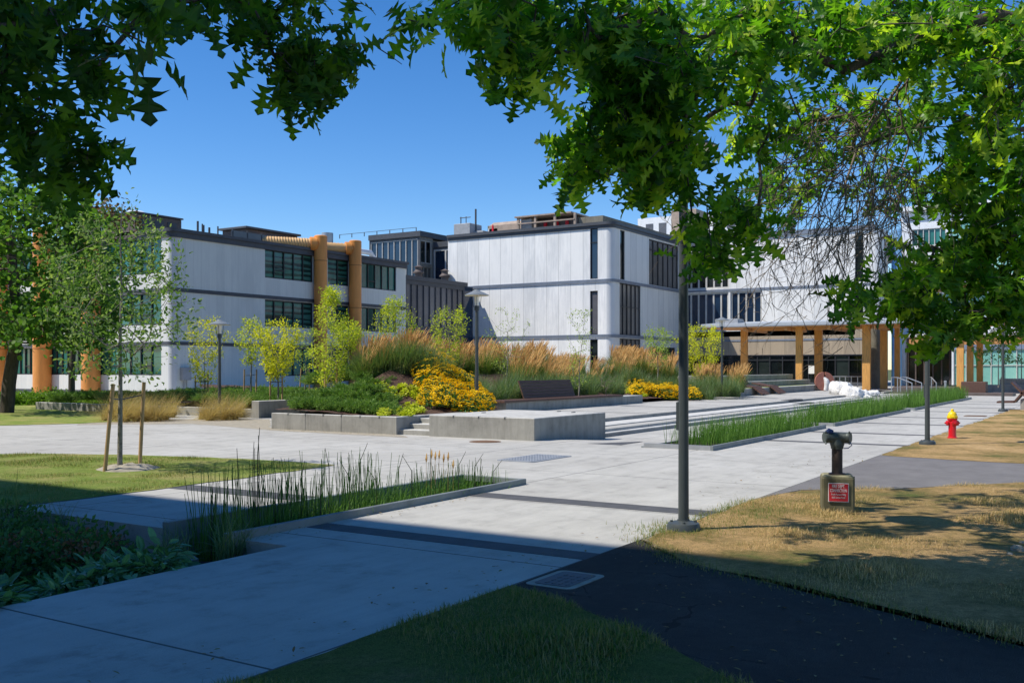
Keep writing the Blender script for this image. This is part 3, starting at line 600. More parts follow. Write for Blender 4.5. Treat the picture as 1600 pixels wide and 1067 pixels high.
# ================================================================== BUILDINGS
class Face:
    """a wall plane: u runs along it, N points outwards"""
    def __init__(s, O, U, N): s.O = O; s.U = U; s.N = N
    def p(s, u, z, d=0): return (s.O[0]+s.U[0]*u-s.N[0]*d, s.O[1]+s.U[1]*u-s.N[1]*d, z)
    def box(s, m, u0, u1, z0, z1, d0, d1, mi=0):
        a = s.p(u0, z0, d0); b = s.p(u1, z1, d1); m.box(a[0], b[0], a[1], b[1], z0, z1, mi)
def facade(parent, f, u0, u1, z0, z1, ops, wmat, thick=.3, name='wall'):
    us = sorted({u0, u1, *[o['u'][0] for o in ops], *[o['u'][1] for o in ops]}); zs = sorted({z0, z1, *[o['z'][0] for o in ops], *[o['z'][1] for o in ops]})
    m = MB()
    flip = (f.U[0]*f.N[1]-f.U[1]*f.N[0]) > 0
    def quad(a, b, c, d): m.add([a, b, c, d] if not flip else [d, c, b, a], [(0, 1, 2, 3)])
    for i in range(len(us)-1):
        for j in range(len(zs)-1):
            uc = (us[i]+us[i+1])/2; zc = (zs[j]+zs[j+1])/2
            if any(o['u'][0] < uc < o['u'][1] and o['z'][0] < zc < o['z'][1] for o in ops): continue
            quad(f.p(us[i], zs[j]), f.p(us[i+1], zs[j]), f.p(us[i+1], zs[j+1]), f.p(us[i], zs[j+1]))
    for o in ops:
        (a, b), (c, d) = o['u'], o['z']; k = thick
        quad(f.p(a, c), f.p(a, c, k), f.p(b, c, k), f.p(b, c)); quad(f.p(a, d, k), f.p(a, d), f.p(b, d), f.p(b, d, k))
        quad(f.p(a, d), f.p(a, d, k), f.p(a, c, k), f.p(a, c)); quad(f.p(b, c), f.p(b, c, k), f.p(b, d, k), f.p(b, d))
    m.build(name, wmat, parent)
    for o in ops: window(parent, f, *o['u'], *o['z'], o.get('n', 3), o.get('g', M['g_dark']), o.get('fr', M['frame']), o.get('tr'), o.get('rec', .14), o.get('fw', .07), o.get('vent'))
def window(parent, f, a, b, c, d, n, glass, fr, tr=None, rec=.14, fw=.07, vent=None):
    m = MB(); k = rec
    f.box(m, a, b, c, c+fw, k-.07, k+.06); f.box(m, a, b, d-fw, d, k-.07, k+.06); f.box(m, a, a+fw, c+fw, d-fw, k-.07, k+.06); f.box(m, b-fw, b, c+fw, d-fw, k-.07, k+.06)
    for i in range(1, n):
        u = a+(b-a)*i/n; f.box(m, u-fw/2, u+fw/2, c+fw, d-fw, k-.068, k+.055)
    if tr:
        for i in range(n):
            u = a+(b-a)*i/n
            if vent is None or i % vent == 1: f.box(m, u+fw/2, u+(b-a)/n-fw/2, c+(d-c)*tr-fw/2, c+(d-c)*tr+fw/2, k-.06, k+.05)
    o = m.build('window', fr, parent)
    g = MB()
    for i in range(n):
        u0 = a+(b-a)*i/n; u1 = a+(b-a)*(i+1)/n; fl = (f.U[0]*f.N[1]-f.U[1]*f.N[0]) > 0; q = [f.p(u0, c, k+.02), f.p(u1, c, k+.02), f.p(u1, d, k+.02), f.p(u0, d, k+.02)]
        g.add(q[::-1] if fl else q, [(0, 1, 2, 3)])
    g.build('pane', glass, o)
def arc(cx, cy, r, a0, a1, n=8): return [(cx+r*math.cos(math.radians(a0+(a1-a0)*i/n)), cy+r*math.sin(math.radians(a0+(a1-a0)*i/n))) for i in range(n+1)]
def corner_strip(parent, cx, cy, r, z0, z1, mat, a0=180, a1=270, name='rounded_corner'):
    p = arc(cx, cy, r, a0, a1, 12); v = [(x, y, z) for x, y in p for z in (z0, z1)]
    MB().add(v, [(2*i, 2*i+2, 2*i+3, 2*i+1) for i in range(12)]).build(name, mat, parent, True)
def ring(parent, x0, x1, y0, y1, r, z0, z1, proud, mat, name, inner=.5):
    o = [(x0-proud, y1)]+arc(x0+r, y0+r, r+proud, 180, 270, 10)+[(x1+proud, y0-proud), (x1+proud, y1)]
    o2 = [(x0+inner, y1)]+arc(x0+r, y0+r, max(.05, r-inner) if r > inner else .05, 180, 270, 10)+[(x1-inner, y0+inner), (x1-inner, y1)]
    m = MB(); n = len(o); v = [(x, y, z0) for x, y in o]+[(x, y, z1) for x, y in o]+[(x, y, z1) for x, y in o2]
    f = [(i, i+1, n+i+1, n+i) for i in range(n-1)]+[(n+i, n+i+1, 2*n+i+1, 2*n+i) for i in range(n-1)]
    b = [(x, y, z0) for x, y in o]+[(x, y, z0) for x, y in o2]; m.add(v, f); m.add(b, [(n+i, n+i+1, i+1, i) for i in range(n-1)]); m.build(name, mat, parent)
# ---- A: grey office wing with orange ducts
XA, YA = G(275, 618); XA -= .3; YA0 = YA; X1 = XatY(634, YA0); Y1 = YA0+52; rA = .4
A_ = empty('office_building', (XA, YA0, 0), 'three storey pale grey office wing with rounded corner, green ribbon windows and dark coping', 'building')
fX = Face((XA, YA0), (1, 0), (0, -1)); fY = Face((XA, YA0), (0, 1), (-1, 0)); HA = 9.85
ub = [XatY(p, YA0)-XA for p in (414, 489, 512, 545, 565, 619)]
ops = []
for i in (0, 2, 4):
    for z0, z1, g in ((7.87, 9.8, 'g_blind'), (4.55, 6.38, 'g_blind'), (1.15, 3.1, 'g_green')):
        ops.append(dict(u=(ub[i], ub[i+1]), z=(z0, z1), n=(5, 2, 5)[i//2], g=M[g if i < 4 else 'g_green'], tr=.3, vent=4))
facade(A_, fX, rA, X1-XA, 0, HA, ops, M['greyp_x'])
ops = []
vb = [YatX(p, XA)-YA0 for p in (252, 154, 129, 79, 53)]
segs = [(vb[0], vb[1]), (vb[2], vb[3])]; per = vb[3]-vb[1]
k = vb[4]
while k < 50: segs.append((k, k+per-(vb[2]-vb[1]))); k += per
for a, b in segs:
    for z0, z1 in ((7.6, 9.8), (4.4, 6.38), (1.25, 3.1)): ops.append(dict(u=(a, min(b, 51)), z=(z0, z1), n=6, g=M['g_green'], tr=.32, vent=3))
facade(A_, fY, rA, 52, 0, HA, ops, M['greyp_y'])
corner_strip(A_, XA+rA, YA0+rA, rA, 0, HA, M['round'])
ring(A_, XA, X1, YA0, Y1, rA, 9.78, 10.12, .10, M['trim'], 'coping'); ring(A_, XA, X1, YA0, Y1, rA, 10.12, 10.32, .2, M['trim'], 'coping')
ring(A_, XA, X1, YA0, Y1, rA, 6.42, 6.66, .05, M['trim'], 'floor_band', .1); ring(A_, XA, X1, YA0, Y1, rA, 3.13, 3.34, .05, M['trim'], 'floor_band', .1)
ring(A_, XA, X1, YA0, Y1, rA, -.1, .25, .03, M['trim'], 'plinth', .1)
MB().box(XA+.6, X1-.3, YA0+.6, Y1, 9.5, 9.9).build('roof', M['roof'], A_); MB().box(X1-.02, X1, YA0+.01, Y1, 0, HA).build('end_wall', M['greyp_y'], A_)
def on_face(px, z=0): return XatY(px, YA0), YA0
def duct(px, x, y, rr, ztop, lab, elbow=None):
    t = empty('orange_duct', (x, y, 0), lab, 'duct', 'orange vertical ducts on the grey office wing')
    m = MB(); m.tube([(x, y, 0), (x, y, ztop-.06), (x, y, ztop)], [rr, rr, rr-.06], 28); m.build('vertical_pipe', M['orange'], t, True)
    for zz in (3.0, 6.2, 9.4): MB().tube([(x, y, zz), (x, y, zz+.05)], rr+.015, 28).build('joint_ring', M['orange_d'], t, True)
    if elbow:
        ex, ey = elbow; d = Vector((ex-x, ey-y, 0)).normalized(); n = 26; pts = [(x+d.x*rr*.5, y+d.y*rr*.5, ztop-.85)]; L_ = math.dist((x, y), (ex, ey))
        m = MB(); pts = []; rs = []
        for i in range(n*2+1):
            u = .5*rr+(L_-.5*rr)*i/(2*n); pts.append((x+d.x*u, y+d.y*u, ztop-.62)); rs.append(.36 if i % 2 else .40)
        m.tube(pts, rs, 20); m.build('roof_duct', M['orange_p'], t, True)
        MB().tube([(x+d.x*rr*.7, y+d.y*rr*.7, ztop-.62), (x+d.x*(rr+.3), y+d.y*(rr+.3), ztop-.62)], .5, 20).build('collar', M['orange'], t, True)
    return t
r1 = .47
x1 = XatY(501, YA0-.45); duct(501, x1, YA0-.45, r1, 11.25, 'orange vertical duct on the shaded wall, left of the pair, with a ribbed roof duct', (x1-4.4, YA0+2.6))
x2 = XatY(555, YA0-.45); duct(555, x2, YA0-.45, r1, 11.3, 'orange vertical duct on the shaded wall, right of the pair, with a ribbed roof duct', (x2-6, YA0+3.6))
for px, lab in ((142, 'orange vertical duct on the sunlit face, nearest the rounded corner, behind the young staked tree'), (66, 'orange vertical duct on the sunlit face, beside the big tree trunk')):
    duct(px, XA-.42, YatX(px, XA-.42), .6, 11.2, lab)
yk = YatX(66, XA-.42)+per; duct(0, XA-.42, yk, .6, 11.2, 'orange vertical duct at the far left edge, behind the big tree')
# roof things of A
def at_top(px, dx, z): return None
x, y = XA+2.2, YA0+4.2
t = empty('rooftop_unit', (x, y, 10), 'brown air handling box on the corner of the grey office roof', 'rooftop unit')
MB().bevbox(x-2.4, x+1.2, y-.9, y+2.2, 9.9, 11.5, .05).build('casing', M['brownbox'], t); MB().bevbox(x-2.5, x+1.3, y-1, y+2.3, 11.5, 11.6, .03).build('lid', M['trim'], t)
m = MB(); 
for k in range(3): m.box(x-1.9+k*1.0, x-1.2+k*1.0, y-.93, y-.9, 10.2, 11.2)
m.build('access_panel', M['trim'], t); MB().lathe([(.75, 11.6), (.8, 11.75), (.45, 11.95), (.0, 12.0)], (x-.9, y+1, 0)).build('fan_cowl', M['whitep'], t, True)
x = XatY(405, YA0+3); t = empty('rooftop_unit', (x, YA0+4, 10), 'brown flat topped vent housing on the grey office roof between railing and ribbed duct', 'rooftop unit')
MB().bevbox(x-1.6, x+3.4, YA0+2.6, YA0+5, 9.9, 11.5, .05).build('casing', M['brownbox'], t); MB().bevbox(x-1.8, x+3.6, YA0+2.4, YA0+5.2, 11.5, 11.65, .03).build('lid', M['trim'], t)
x = XatY(378, YA0+1.6); m = MB(); t = empty('roof_railing', (x, YA0+1.6, 10), 'glass and steel railing on the grey office roof', 'railing')
for k in range(7): MB().box(x-3.4+k*1.3, x-3.33+k*1.3, YA0+1.6, YA0+1.67, 9.9, 11.15).build('post', M['trim'], t)
MB().box(x-.9, x+4.4, YA0+1.63, YA0+1.64, 10.1, 11.05).build('glass_panel', M['g_grey'], t)
x = XatY(325, YA0+4); tag(MB().lathe([(1.1, 10), (1.1, 10.6), (.9, 10.95), (.5, 11.1), (0, 11.12)], (x, YA0+5, 0)).build('roof_dome_vent', M['greybox'], None, True), 'round grey dome vent on the grey office roof beside the railing', 'vent')
for k, (px, hh) in enumerate(((309, 1.4), (318, 1.2), (327, 1.1))):
    x = XatY(px, YA0+2); tag(MB().tube([(x, YA0+2, 9.9), (x, YA0+2, 9.95+hh)], .07).build('roof_pipe', M['trim']), 'thin dark pipe standing on the grey office roof beside the round dome vent', 'pipe', 'thin roof pipes on the grey office wing')
x = XatY(525, YA0+8); t = empty('exhaust_stack', (x, YA0+9, 10), 'silver exhaust stack with pipes between the two orange ducts on the roof', 'exhaust stack')
MB().tube([(x, YA0+9, 9.9), (x, YA0+9, 13.4)], .5, 18).build('stack', M['steel'], t, True)
MB().tube([(x-1.5, YA0+9.2, 10.2), (x-1.5, YA0+9.2, 11.8), (x-1.1, YA0+9.2, 12.2), (x+1, YA0+9.2, 12.3), (x+6, YA0+9.2, 12.3), (x+6.4, YA0+9.2, 11.9), (x+6.4, YA0+9.2, 10)], .24, 12).build('pipe', M['whitep'], t, True)
MB().tube([(x+1, YA0+8.6, 11.8), (x+7, YA0+8.6, 11.6), (x+7.2, YA0+8.6, 9.9)], .2, 12).build('pipe', M['whitep'], t, True)
MB().bevbox(x+.4, x+1.6, YA0+8, YA0+8.8, 11, 12.5).build('fan_box', M['greybox'], t)
x = XatY(291, YA0-.2); t = empty('utility_box', (x, YA0-.2, 1), 'small grey electrical box on the shaded wall near the rounded corner', 'utility box')
MB().bevbox(x-.32, x+.32, YA0-.3, YA0-.02, .95, 1.75, .02).build('box', M['greybox'], t); MB().tube([(x-.1, YA0-.1, 0), (x-.1, YA0-.1, .95)], .03).tube([(x+.12, YA0-.1, 0), (x+.12, YA0-.1, .95)], .03).build('conduit', M['greybox'], t)
# ---- D: white panelled block
DX, DY = W(957, 81); HD = 13.8; rD = .55
XF = XatY(1063, DY)
D_ = empty('white_building', (DX, DY, 0), 'big white metal panelled block with rounded corner and narrow slit windows, in the centre', 'building')
dX = Face((DX, DY), (1, 0), (0, -1)); dY = Face((DX, DY), (0, 1), (-1, 0))
def uX(px): return XatY(px, DY)-DX
def uY(px): return YatX(px, DX)-DY
LD = YatX(700, DX)-DY
ops = [dict(u=(uY(934), uY(922)), z=(9.15, 13.4), n=1, g=M['g_navy'], tr=.72), dict(u=(uY(934), uY(922)), z=(4.5, 8.15), n=1, g=M['g_grey']), dict(u=(uY(934), uY(922)), z=(.6, 4.1), n=1, g=M['g_dark'], tr=.6)]
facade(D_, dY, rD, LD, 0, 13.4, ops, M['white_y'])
f1 = M['fin']
ops = [dict(u=(uX(969), uX(976)), z=(9.15, 13.3), n=1, g=M['g_dark']), dict(u=(uX(1014), uX(1060)), z=(9.15, 13.2), n=6, g=M['g_brown'], tr=.78), dict(u=(uX(968), uX(1001)), z=(4.5, 8.85), n=5, g=M['g_brown'], tr=.55),
       dict(u=(uX(968), uX(1001)), z=(.5, 4.2), n=5, g=M['g_brown']), dict(u=(uX(1015), uX(1055)), z=(.5, 3.6), n=5, g=M['g_dark'])]
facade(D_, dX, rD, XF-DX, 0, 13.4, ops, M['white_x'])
corner_strip(D_, DX+rD, DY+rD, rD, 0, 13.4, M['round'])
ring(D_, DX, XF, DY, DY+LD, rD, 13.36, 13.6, .10, M['trim'], 'coping'); ring(D_, DX, XF, DY, DY+LD, rD, 13.6, 13.85, .22, M['trim'], 'coping')
for z in (8.9, 4.3):
    ring(D_, DX, XF, DY, DY+LD, rD, z-.05, z+.07, .09, M['trimb'], 'floor_band', .1); ring(D_, DX, XF, DY, DY+LD, rD, z+.1, z+.2, .07, M['trimb'], 'floor_band', .1)
MB().box(DX+.6, XF, DY+.6, DY+LD, 13.0, 13.5).build('roof', M['roof'], D_)
# ---- C: tall dark glazed stair block behind
def c_slab(name, x0, x1, y0, y1, z1, mat, par): MB().box(x0, x1, y0, y1, 0, z1).build(name, mat, par)
def dof(py, z): return (z-EYE)*F/(HY-py)
c0x = DX+.4; c0y = YatX(656, c0x); cl = YatX(577, c0x); HC = EYE+214*Dp(c0x, c0y)/F; HC2 = EYE+206*Dp(DX, YatX(717, DX))/F
B_ = empty('glazed_stair_block', (c0x, c0y, 0), 'tall dark blue glazed block with pale fins rising behind the grey office wing', 'building')
cf = Face((c0x, c0y), (0, 1), (-1, 0)); facade(B_, cf, 0, cl-c0y, 0, HC-.5, [dict(u=(.25, cl-c0y-.15), z=(6.0, HC-.7), n=8, g=M['g_navy'], fr=M['fin'], fw=.08, rec=.1)], M['trim'])
cxx = XatY(676, c0y)-c0x; cg = Face((c0x, c0y), (1, 0), (0, -1))
facade(B_, cg, 0, cxx, 0, HC-.5, [dict(u=(.15, cxx-.1), z=(11.6, HC-.8), n=2, g=M['g_dark'], fr=M['fin'], fw=.1), dict(u=(.15, cxx-.1), z=(6, 11.3), n=3, g=M['g_brown'], fr=M['wallc'], fw=.08)], M['wallc'])
x2_ = c0x+cxx; y0_ = YatX(716, x2_); ch = Face((x2_, y0_), (0, 1), (-1, 0))
facade(B_, ch, 0, c0y-y0_, 0, HC2-.5, [dict(u=(.1, c0y-y0_-.1), z=(5.5, HC2-.7), n=2, g=M['g_navy'], fr=M['fin'], fw=.16, rec=.1)], M['trim'])
MB().box(c0x+.35, x2_+4, c0y+.3, cl, 0, HC-.6).build('core_wall', M['wallc'], B_)
MB().prism([(c0x-.15, cl), (c0x-.15, c0y-.15), (x2_+3, c0y-.15), (x2_+3, cl)], HC-.5, HC).build('coping', M['trim'], B_)
MB().box(x2_-.12, x2_+4, y0_-2, c0y-.16, HC2-.5, HC2).build('coping', M['trim'], B_)
m = MB()
for k in range(7): m.box(c0x+.1, c0x+.16, c0y+.5+k*1.6, c0y+.56+k*1.6, HC, HC+.4)
m.box(c0x+.11, c0x+.15, c0y+.5, c0y+10.2, HC+.36, HC+.4); m.build('roof_rail', M['trim'], B_)
# ---- B: low grey glazed link
bz = 9.3; bx1 = XatY(738, YA0); 
K_ = empty('glazed_link', (X1, YA0, 0), 'lower dark grey glazed link between the grey office wing and the white block', 'building')
lk = Face((X1, YA0+.15), (1, 0), (0, -1)); lu = XatY(728, YA0)-X1
facade(K_, lk, .02, lu, 0, bz-.35, [dict(u=(.2, lu-.1), z=(5.1, bz-.6), n=10, g=M['g_grey'], fr=M['trim'], fw=.1, rec=.08), dict(u=(.2, lu-.1), z=(.4, 4.7), n=10, g=M['g_grey'], fr=M['trim'], fw=.1, rec=.08)], M['trim'], .2)
ring(K_, X1+.03, XatY(731, YA0), YA0+.15, YA0+6, .01, bz-.35, bz, .08, M['trim'], 'coping', .3)
MB().box(X1+.05, XatY(731, YA0), YA0+.3, DY+LD+4, bz-.7, bz-.3).build('roof', M['roof'], K_)
MB().box(X1+lu, X1+lu+1.3, YA0+.16, YA0+.5, 0, bz-.35).build('end_panel', M['g_navy'], K_)
for px, zz in ((654, 9.3), (695, 9.3)):
    x = XatY(px, YA0+3); tag(MB().lathe([(.34, 9.1), (.34, 10.0), (.5, 10.02), (.5, 10.12), (.3, 10.3), (.3, 10.55), (.42, 10.56), (.02, 10.75)], (x, YA0+3, 0), 12).build('roof_vent_cap', M['brownbox'], None, True), 'small brown vent cap on the roof of the grey glazed link', 'vent', 'small vent caps on the glazed link')
# ---- E/F: recessed glazing and right hand white block with entrance ground floor
def uF(px): return -(YatX(px, XF)-DY)
E_b = empty('entrance_building', (XF, DY, 0), 'white panelled block above the timber canopy, with tall dark windows at its left end', 'building')
ef = Face((XF, DY), (0, -1), (-1, 0)); uEnd = uF(1378); rF = .6
zt = 14.0
ops = [dict(u=(.3, uF(1139)), z=(9.1, zt-.6), n=6, g=M['g_dark'], fr=M['fin'], fw=.16, rec=.2), dict(u=(.3, uF(1138)), z=(5.15, 8.75), n=6, g=M['g_navy'], fr=M['fin'], fw=.15, rec=.2),
       dict(u=(uF(1141), uF(1190)), z=(5.15, 8.75), n=4, g=M['g_navy'], fr=M['fin'], fw=.15, rec=.2),
       dict(u=(uF(1336), uF(1349)), z=(9.15, zt-.6), n=1, g=M['g_dark'], tr=.7), dict(u=(uF(1336), uF(1349)), z=(4.6, 8.4), n=1, g=M['g_dark']),
       ]
facade(E_b, ef, 0, uEnd-rF, 5.1, zt-.4, ops, M['white_y'])
facade(E_b, ef, 0, uEnd-rF, 4.3, 5.1, [], M['beige'], name='spandrel')
corner_strip(E_b, XF+rF, DY-uEnd+rF, rF, 4.9, zt-.4, M['round']); corner_strip(E_b, XF+rF, DY-uEnd+rF, rF, 0, 4.9, M['oldc'])
sf = Face((XF, DY-uEnd), (1, 0), (0, -1)); facade(E_b, sf, rF, rF+1.9, 0, zt-.4, [dict(u=(rF+.4, rF+1.1), z=(.5, zt-1), n=1, g=M['g_brown'])], M['white_x'])
facade(E_b, ef, 0, uEnd-rF, 2.9, 4.15, [], M['beige'], name='spandrel'); 
m = MB(); ef.box(m, 0, uEnd-rF, 4.15, 4.3, -.04, .3); ef.box(m, -.0, uEnd-rF, 8.86, 9.02, -.07, .2); ef.box(m, -.0, uEnd-rF, zt-.4, zt, -.15, .6); m.build('floor_band', M['trimb'], E_b)
facade(E_b, ef, 0, uEnd-rF, 0, 2.9, [dict(u=(.5, uEnd-rF-1), z=(.4, 2.85), n=14, g=M['g_dark'], tr=.82, fw=.09)], M['trim'])
MB().box(XF+.5, XF+20, DY-uEnd+.5, DY+10, 12.6, zt-.3).build('roof', M['roof'], E_b)
m = MB(); m.box(XF-.08, XF-.05, YatX(1269, XF)-.3, YatX(1269, XF)+.3, 1.2, 1.9); m.build('door_notice', M['lens'], E_b)
x, y = XF-.3, YatX(1388, XF)
bp = W(1401, Dp(XF, DY-uEnd)+1.0)
t = empty('blue_duct', (bp[0], bp[1], 0), 'tall pale blue vertical duct at the right corner of the white entrance block', 'duct'); MB().tube([(bp[0], bp[1], 0), (bp[0], bp[1], 13.6), (bp[0], bp[1], 13.7)], [.42, .42, .36], 24).build('vertical_pipe', M['bluep'], t, True)
# concrete penthouse and distant tower
x0, y0 = DX+3.2, DY+2.5; t = empty('concrete_penthouse', (x0+8, y0+5, 13.5), 'bare grey concrete plant room on the roof of the white block', 'penthouse')
m = MB(); m.prism(arc(x0+19, y0+1.2, 1.2, -90, 0, 6)+[(x0+20.2, y0+12), (x0, y0+12), (x0, y0)], 13.5, 14.95); m.build('wall', M['oldc'], t, True)
x0, y0 = W(1095, 175); t = empty('distant_tower', (x0, y0, 0), 'distant pale tower block glimpsed above the roofs through the leaves', 'building')
MB().box(x0-5, x0+12, y0-9, y0+10, 0, 28.5).build('wall', M['whitep'], t)
for r in range(6):
    for k in range(7): MB().box(x0-5.06, x0-4.95, y0-8+k*2.5, y0-6.6+k*2.5, 10+r*3.1, 11.9+r*3.1).build('window', M['g_grey'], t)
x0, y0 = W(1078, 150); tag(MB().bevbox(x0-2.5, x0+2.5, y0-2, y0+2, 0, 25.6, .05).build('distant_stair_tower', M['tan']), 'small distant pinkish tan stair tower beside the pale tower', 'building')
# rooftop plant on D
def dpt(px, inset): x = DX+inset; return x, YatX(px, x)
x, y = dpt(731, 3); t = empty('rooftop_unit', (x, y, 13.5), 'grey rooftop cabinet with tall antenna mast on the left end of the white block', 'rooftop unit')
MB().bevbox(x-1, x+1, y-.9, y+.9, 13.5, 15.2, .05).build('casing', M['greybox'], t)
m = MB(); m.tube([(x, y-.9, 13.5), (x, y-.9, 16.6)], .09); m.tube([(x, y+.8, 15.1), (x, y+.8, 16.0)], .05); m.tube([(x, y+.2, 15.1), (x, y+.2, 16.0)], .04); m.tube([(x, y+.9, 15.9), (x, y-.3, 15.9)], .04); m.build('mast', M['trim'], t)
for px, sx_, z1, mt, lab in ((757, .7, 14.5, 'greybox', 'grey metal box on the white block roof right of the antenna cabinet'), (803, 1.9, 15.15, 'tan', 'tan slope sided louvre housing on the white block roof'), (782, .5, 14.6, 'whitep', 'small pale box on the white block roof left of the tan housing')):
    x, y = dpt(px, 4); o = MB().bevbox(x-1.3, x+2.3, y-sx_, y+sx_, 13.5, z1, .3 if mt == 'tan' else .04).build('rooftop_unit', M[mt]); tag(o, lab, 'rooftop unit')
x, y = dpt(770, 2.5); tag(MB().tube([(x, y, 13.5), (x, y, 14.9)], .05).box(x-.05, x+.05, y-.08, y+.08, 14.3, 14.8).build('roof_mast', M['red']), 'small red mast on the white block roof', 'mast')
x, y = dpt(862, 3.5); t = empty('pump_housing', (x, y, 13.5), 'open steel frame with red pumps on top of the white block', 'rooftop unit')
m = MB()
for a in (-3.2, -1.2, .8, 2.6):
    for bb in (-1.5, 1.5): m.box(x+bb-.1, x+bb+.1, y+a-.1, y+a+.1, 13.5, 15.2)
m.box(x-1.7, x+1.7, y-2.9, y+2.9, 15.2, 15.32); m.box(x-1.65, x-1.5, y-3.2, y+2.6, 14.6, 14.7); m.build('frame', M['tan'], t)
m = MB()
for a in (-1.9, -.9, .3): MB().tube([(x-.6, y+a, 13.8), (x-.6, y+a, 14.7)], .16).build('pump', M['red'], t)
MB().bevbox(x-1.2, x+1.2, y+1.4, y+2.5, 13.5, 15.1).build('cabinet', M['greybox'], t)
MB().box(x-.4, x+1.4, y-2.9, y+1.2, 13.6, 15.0).build('back_panel', M['brownbox'], t)
# ---- canopy with glulam columns
cx0, cy0 = W(1095, 75); cy0 = YatX(1095, cx0)
CT = empty('timber_canopy', (cx0, 15, 0), 'long thin entrance canopy with pale metal roof carried on orange timber columns', 'canopy')
cz = 4.84
MB().add([(cx0, cy0, cz), (cx0+6, cy0, cz+.08), (cx0+6, -14, cz+.08), (cx0, -14, cz), (cx0, cy0, cz+.2), (cx0+6, cy0, cz+.6), (cx0+6, -14, cz+.6), (cx0, -14, cz+.2)], [(0, 1, 2, 3), (7, 6, 5, 4), (0, 3, 7, 4), (0, 4, 5, 1), (3, 2, 6, 7), (1, 5, 6, 2)]).build('roof', M['canopy'], CT)
MB().box(cx0-.02, cx0+.1, -14, cy0+.02, cz-.07, cz-.005).build('fascia', M['steel'], CT)
MB().box(cx0+.15, cx0+5.8, -14, cy0-.2, cz-.1, cz-.01).build('soffit', M['timber_h'], CT)
m = MB()
for yy in np.arange(-13, cy0-1, 3.1): m.box(cx0+.4, cx0+5.6, yy, yy+.2, cz-.38, cz-.11)
m.build('rafter', M['timber_h'], CT)
MB().box(cx0+1.6, cx0+1.85, -14, cy0-3.5, cz-.34, cz-.105).build('beam', M['timber_h'], CT)
MB().bevbox(cx0+1.5, cx0+3, cy0-2.4, cy0-.6, cz+.3, cz+.65).build('roof_box', M['greybox'], CT)
for px, dx, wd, zb in ((1249, 1.5, .44, ZP), (1279, 5.0, .54, ZP), (1354, 1.5, .52, ZP), (1381, 4.8, .46, ZP), (1402, 5.4, .34, ZP), (1163, 4.9, .48, ZP), (1500.5, 1.0, .42, -.1), (1516, 3.8, .38, -.1), (1531, 5.2, .38, -.1)):
    X = cx0+dx; yy = YatX(px, X); MB().bevbox(X-.17, X+.17, yy-wd*.52, yy+wd*.52, zb-.1, cz-.1, .01).build('column', M['timber'], CT)
x = cx0+7.5; y = YatX(1366, x); tag(MB().tube([(x, y, ZP), (x, y, 4.8)], .42, 22).build('concrete_column', M['oldc'], None, True), 'round grey concrete column between the timber columns by the entrance', 'column')
# second lower canopy to the right
c2x = cx0+9; t = empty('side_canopy', (c2x, 5, 0), 'lower timber edged canopy on the right, behind the end columns', 'canopy')
ya, yb = YatX(1418, c2x), YatX(1640, c2x)
MB().box(c2x, c2x+5, yb-6, ya, 4.1, 4.35).build('roof', M['whitep'], t); MB().box(c2x+.1, c2x+.4, yb-6, ya-.1, 3.45, 4.1).build('beam', M['timber_h'], t)
# ---- G: glassy building at the right
gx = 92.0; ga, gb = YatX(1408, gx), YatX(1700, gx)
Gb = empty('glass_building', (gx, 8, 0), 'white and green glass building glimpsed behind the branches at the right', 'building')
gf = Face((gx, ga), (0, -1), (-1, 0)); Lg = ga-gb
def ug(px): return ga-YatX(px, gx)
facade(Gb, gf, 0, Lg, 0, 15.5, [dict(u=(ug(1425), ug(1478)), z=(12.4, 13.9), n=6, g=M['g_green'], fr=M['fin']), dict(u=(ug(1484), Lg-.3), z=(9.6, 14.4), n=12, g=M['g_teal'], fr=M['fin'], tr=.5),
   dict(u=(ug(1440), Lg-.3), z=(5.2, 8.2), n=16, g=M['g_teal'], fr=M['fin'], tr=.4), dict(u=(ug(1490), Lg-.3), z=(-.3, 3.3), n=10, g=M['g_teal'], fr=M['fin'], tr=.62), dict(u=(ug(1415), ug(1486)), z=(0, 3.6), n=7, g=M['g_dark'], tr=.8)], M['whitep'])
m = MB(); gf.box(m, -.2, Lg, 8.9, 9.3, -.9, 0); gf.box(m, -.2, Lg, 4.3, 4.7, -.5, 0); gf.box(m, -.2, Lg, 15.5, 15.9, -.5, .5); m.build('floor_band', M['whitep'], Gb)
MB().box(gx-.06, gx+.1, gb, YatX(1440, gx), 8.3, 8.85).build('timber_soffit', M['timber_h'], Gb); MB().box(gx+.5, gx+14, gb, ga, 14.9, 15.3).build('roof', M['roof'], Gb)
# dark glazed entrance return under the canopy between F and G
ex = XF-6; t = empty('entrance_lobby', (ex, 12, 0), 'dark glazed entrance lobby under the canopy, behind the handrails', 'building')
la, lb = YatX(1415, ex), YatX(1487, ex); lf = Face((ex, la), (0, -1), (-1, 0)); facade(t, lf, 0, la-lb, 0, 4.1, [dict(u=(.1, la-lb-.1), z=(ZP, 4.0), n=5, g=M['g_dark'], fr=M['brownbox'], fw=.1)], M['trim'])
# ---- hidden neighbour whose shadow falls over the foreground
t = empty('neighbour_building', (-14, 34, 0), 'tall plain building behind the viewpoint that shades the foreground', 'building')
MB().box(-26, -3.6, 8, 75, 0, 24).build('wall', M['wallc'], t); MB().box(-26.3, -3.5, 7.8, 75.3, 24, 24.2).build('coping', M['trim'], t)
m = MB()
for r in range(6):
    for k in range(14): MB().box(-3.61, -3.57, 10+k*4.2, 12.6+k*4.2, 1.2+r*3.8, 3.2+r*3.8).build('window', M['g_dark'], t)
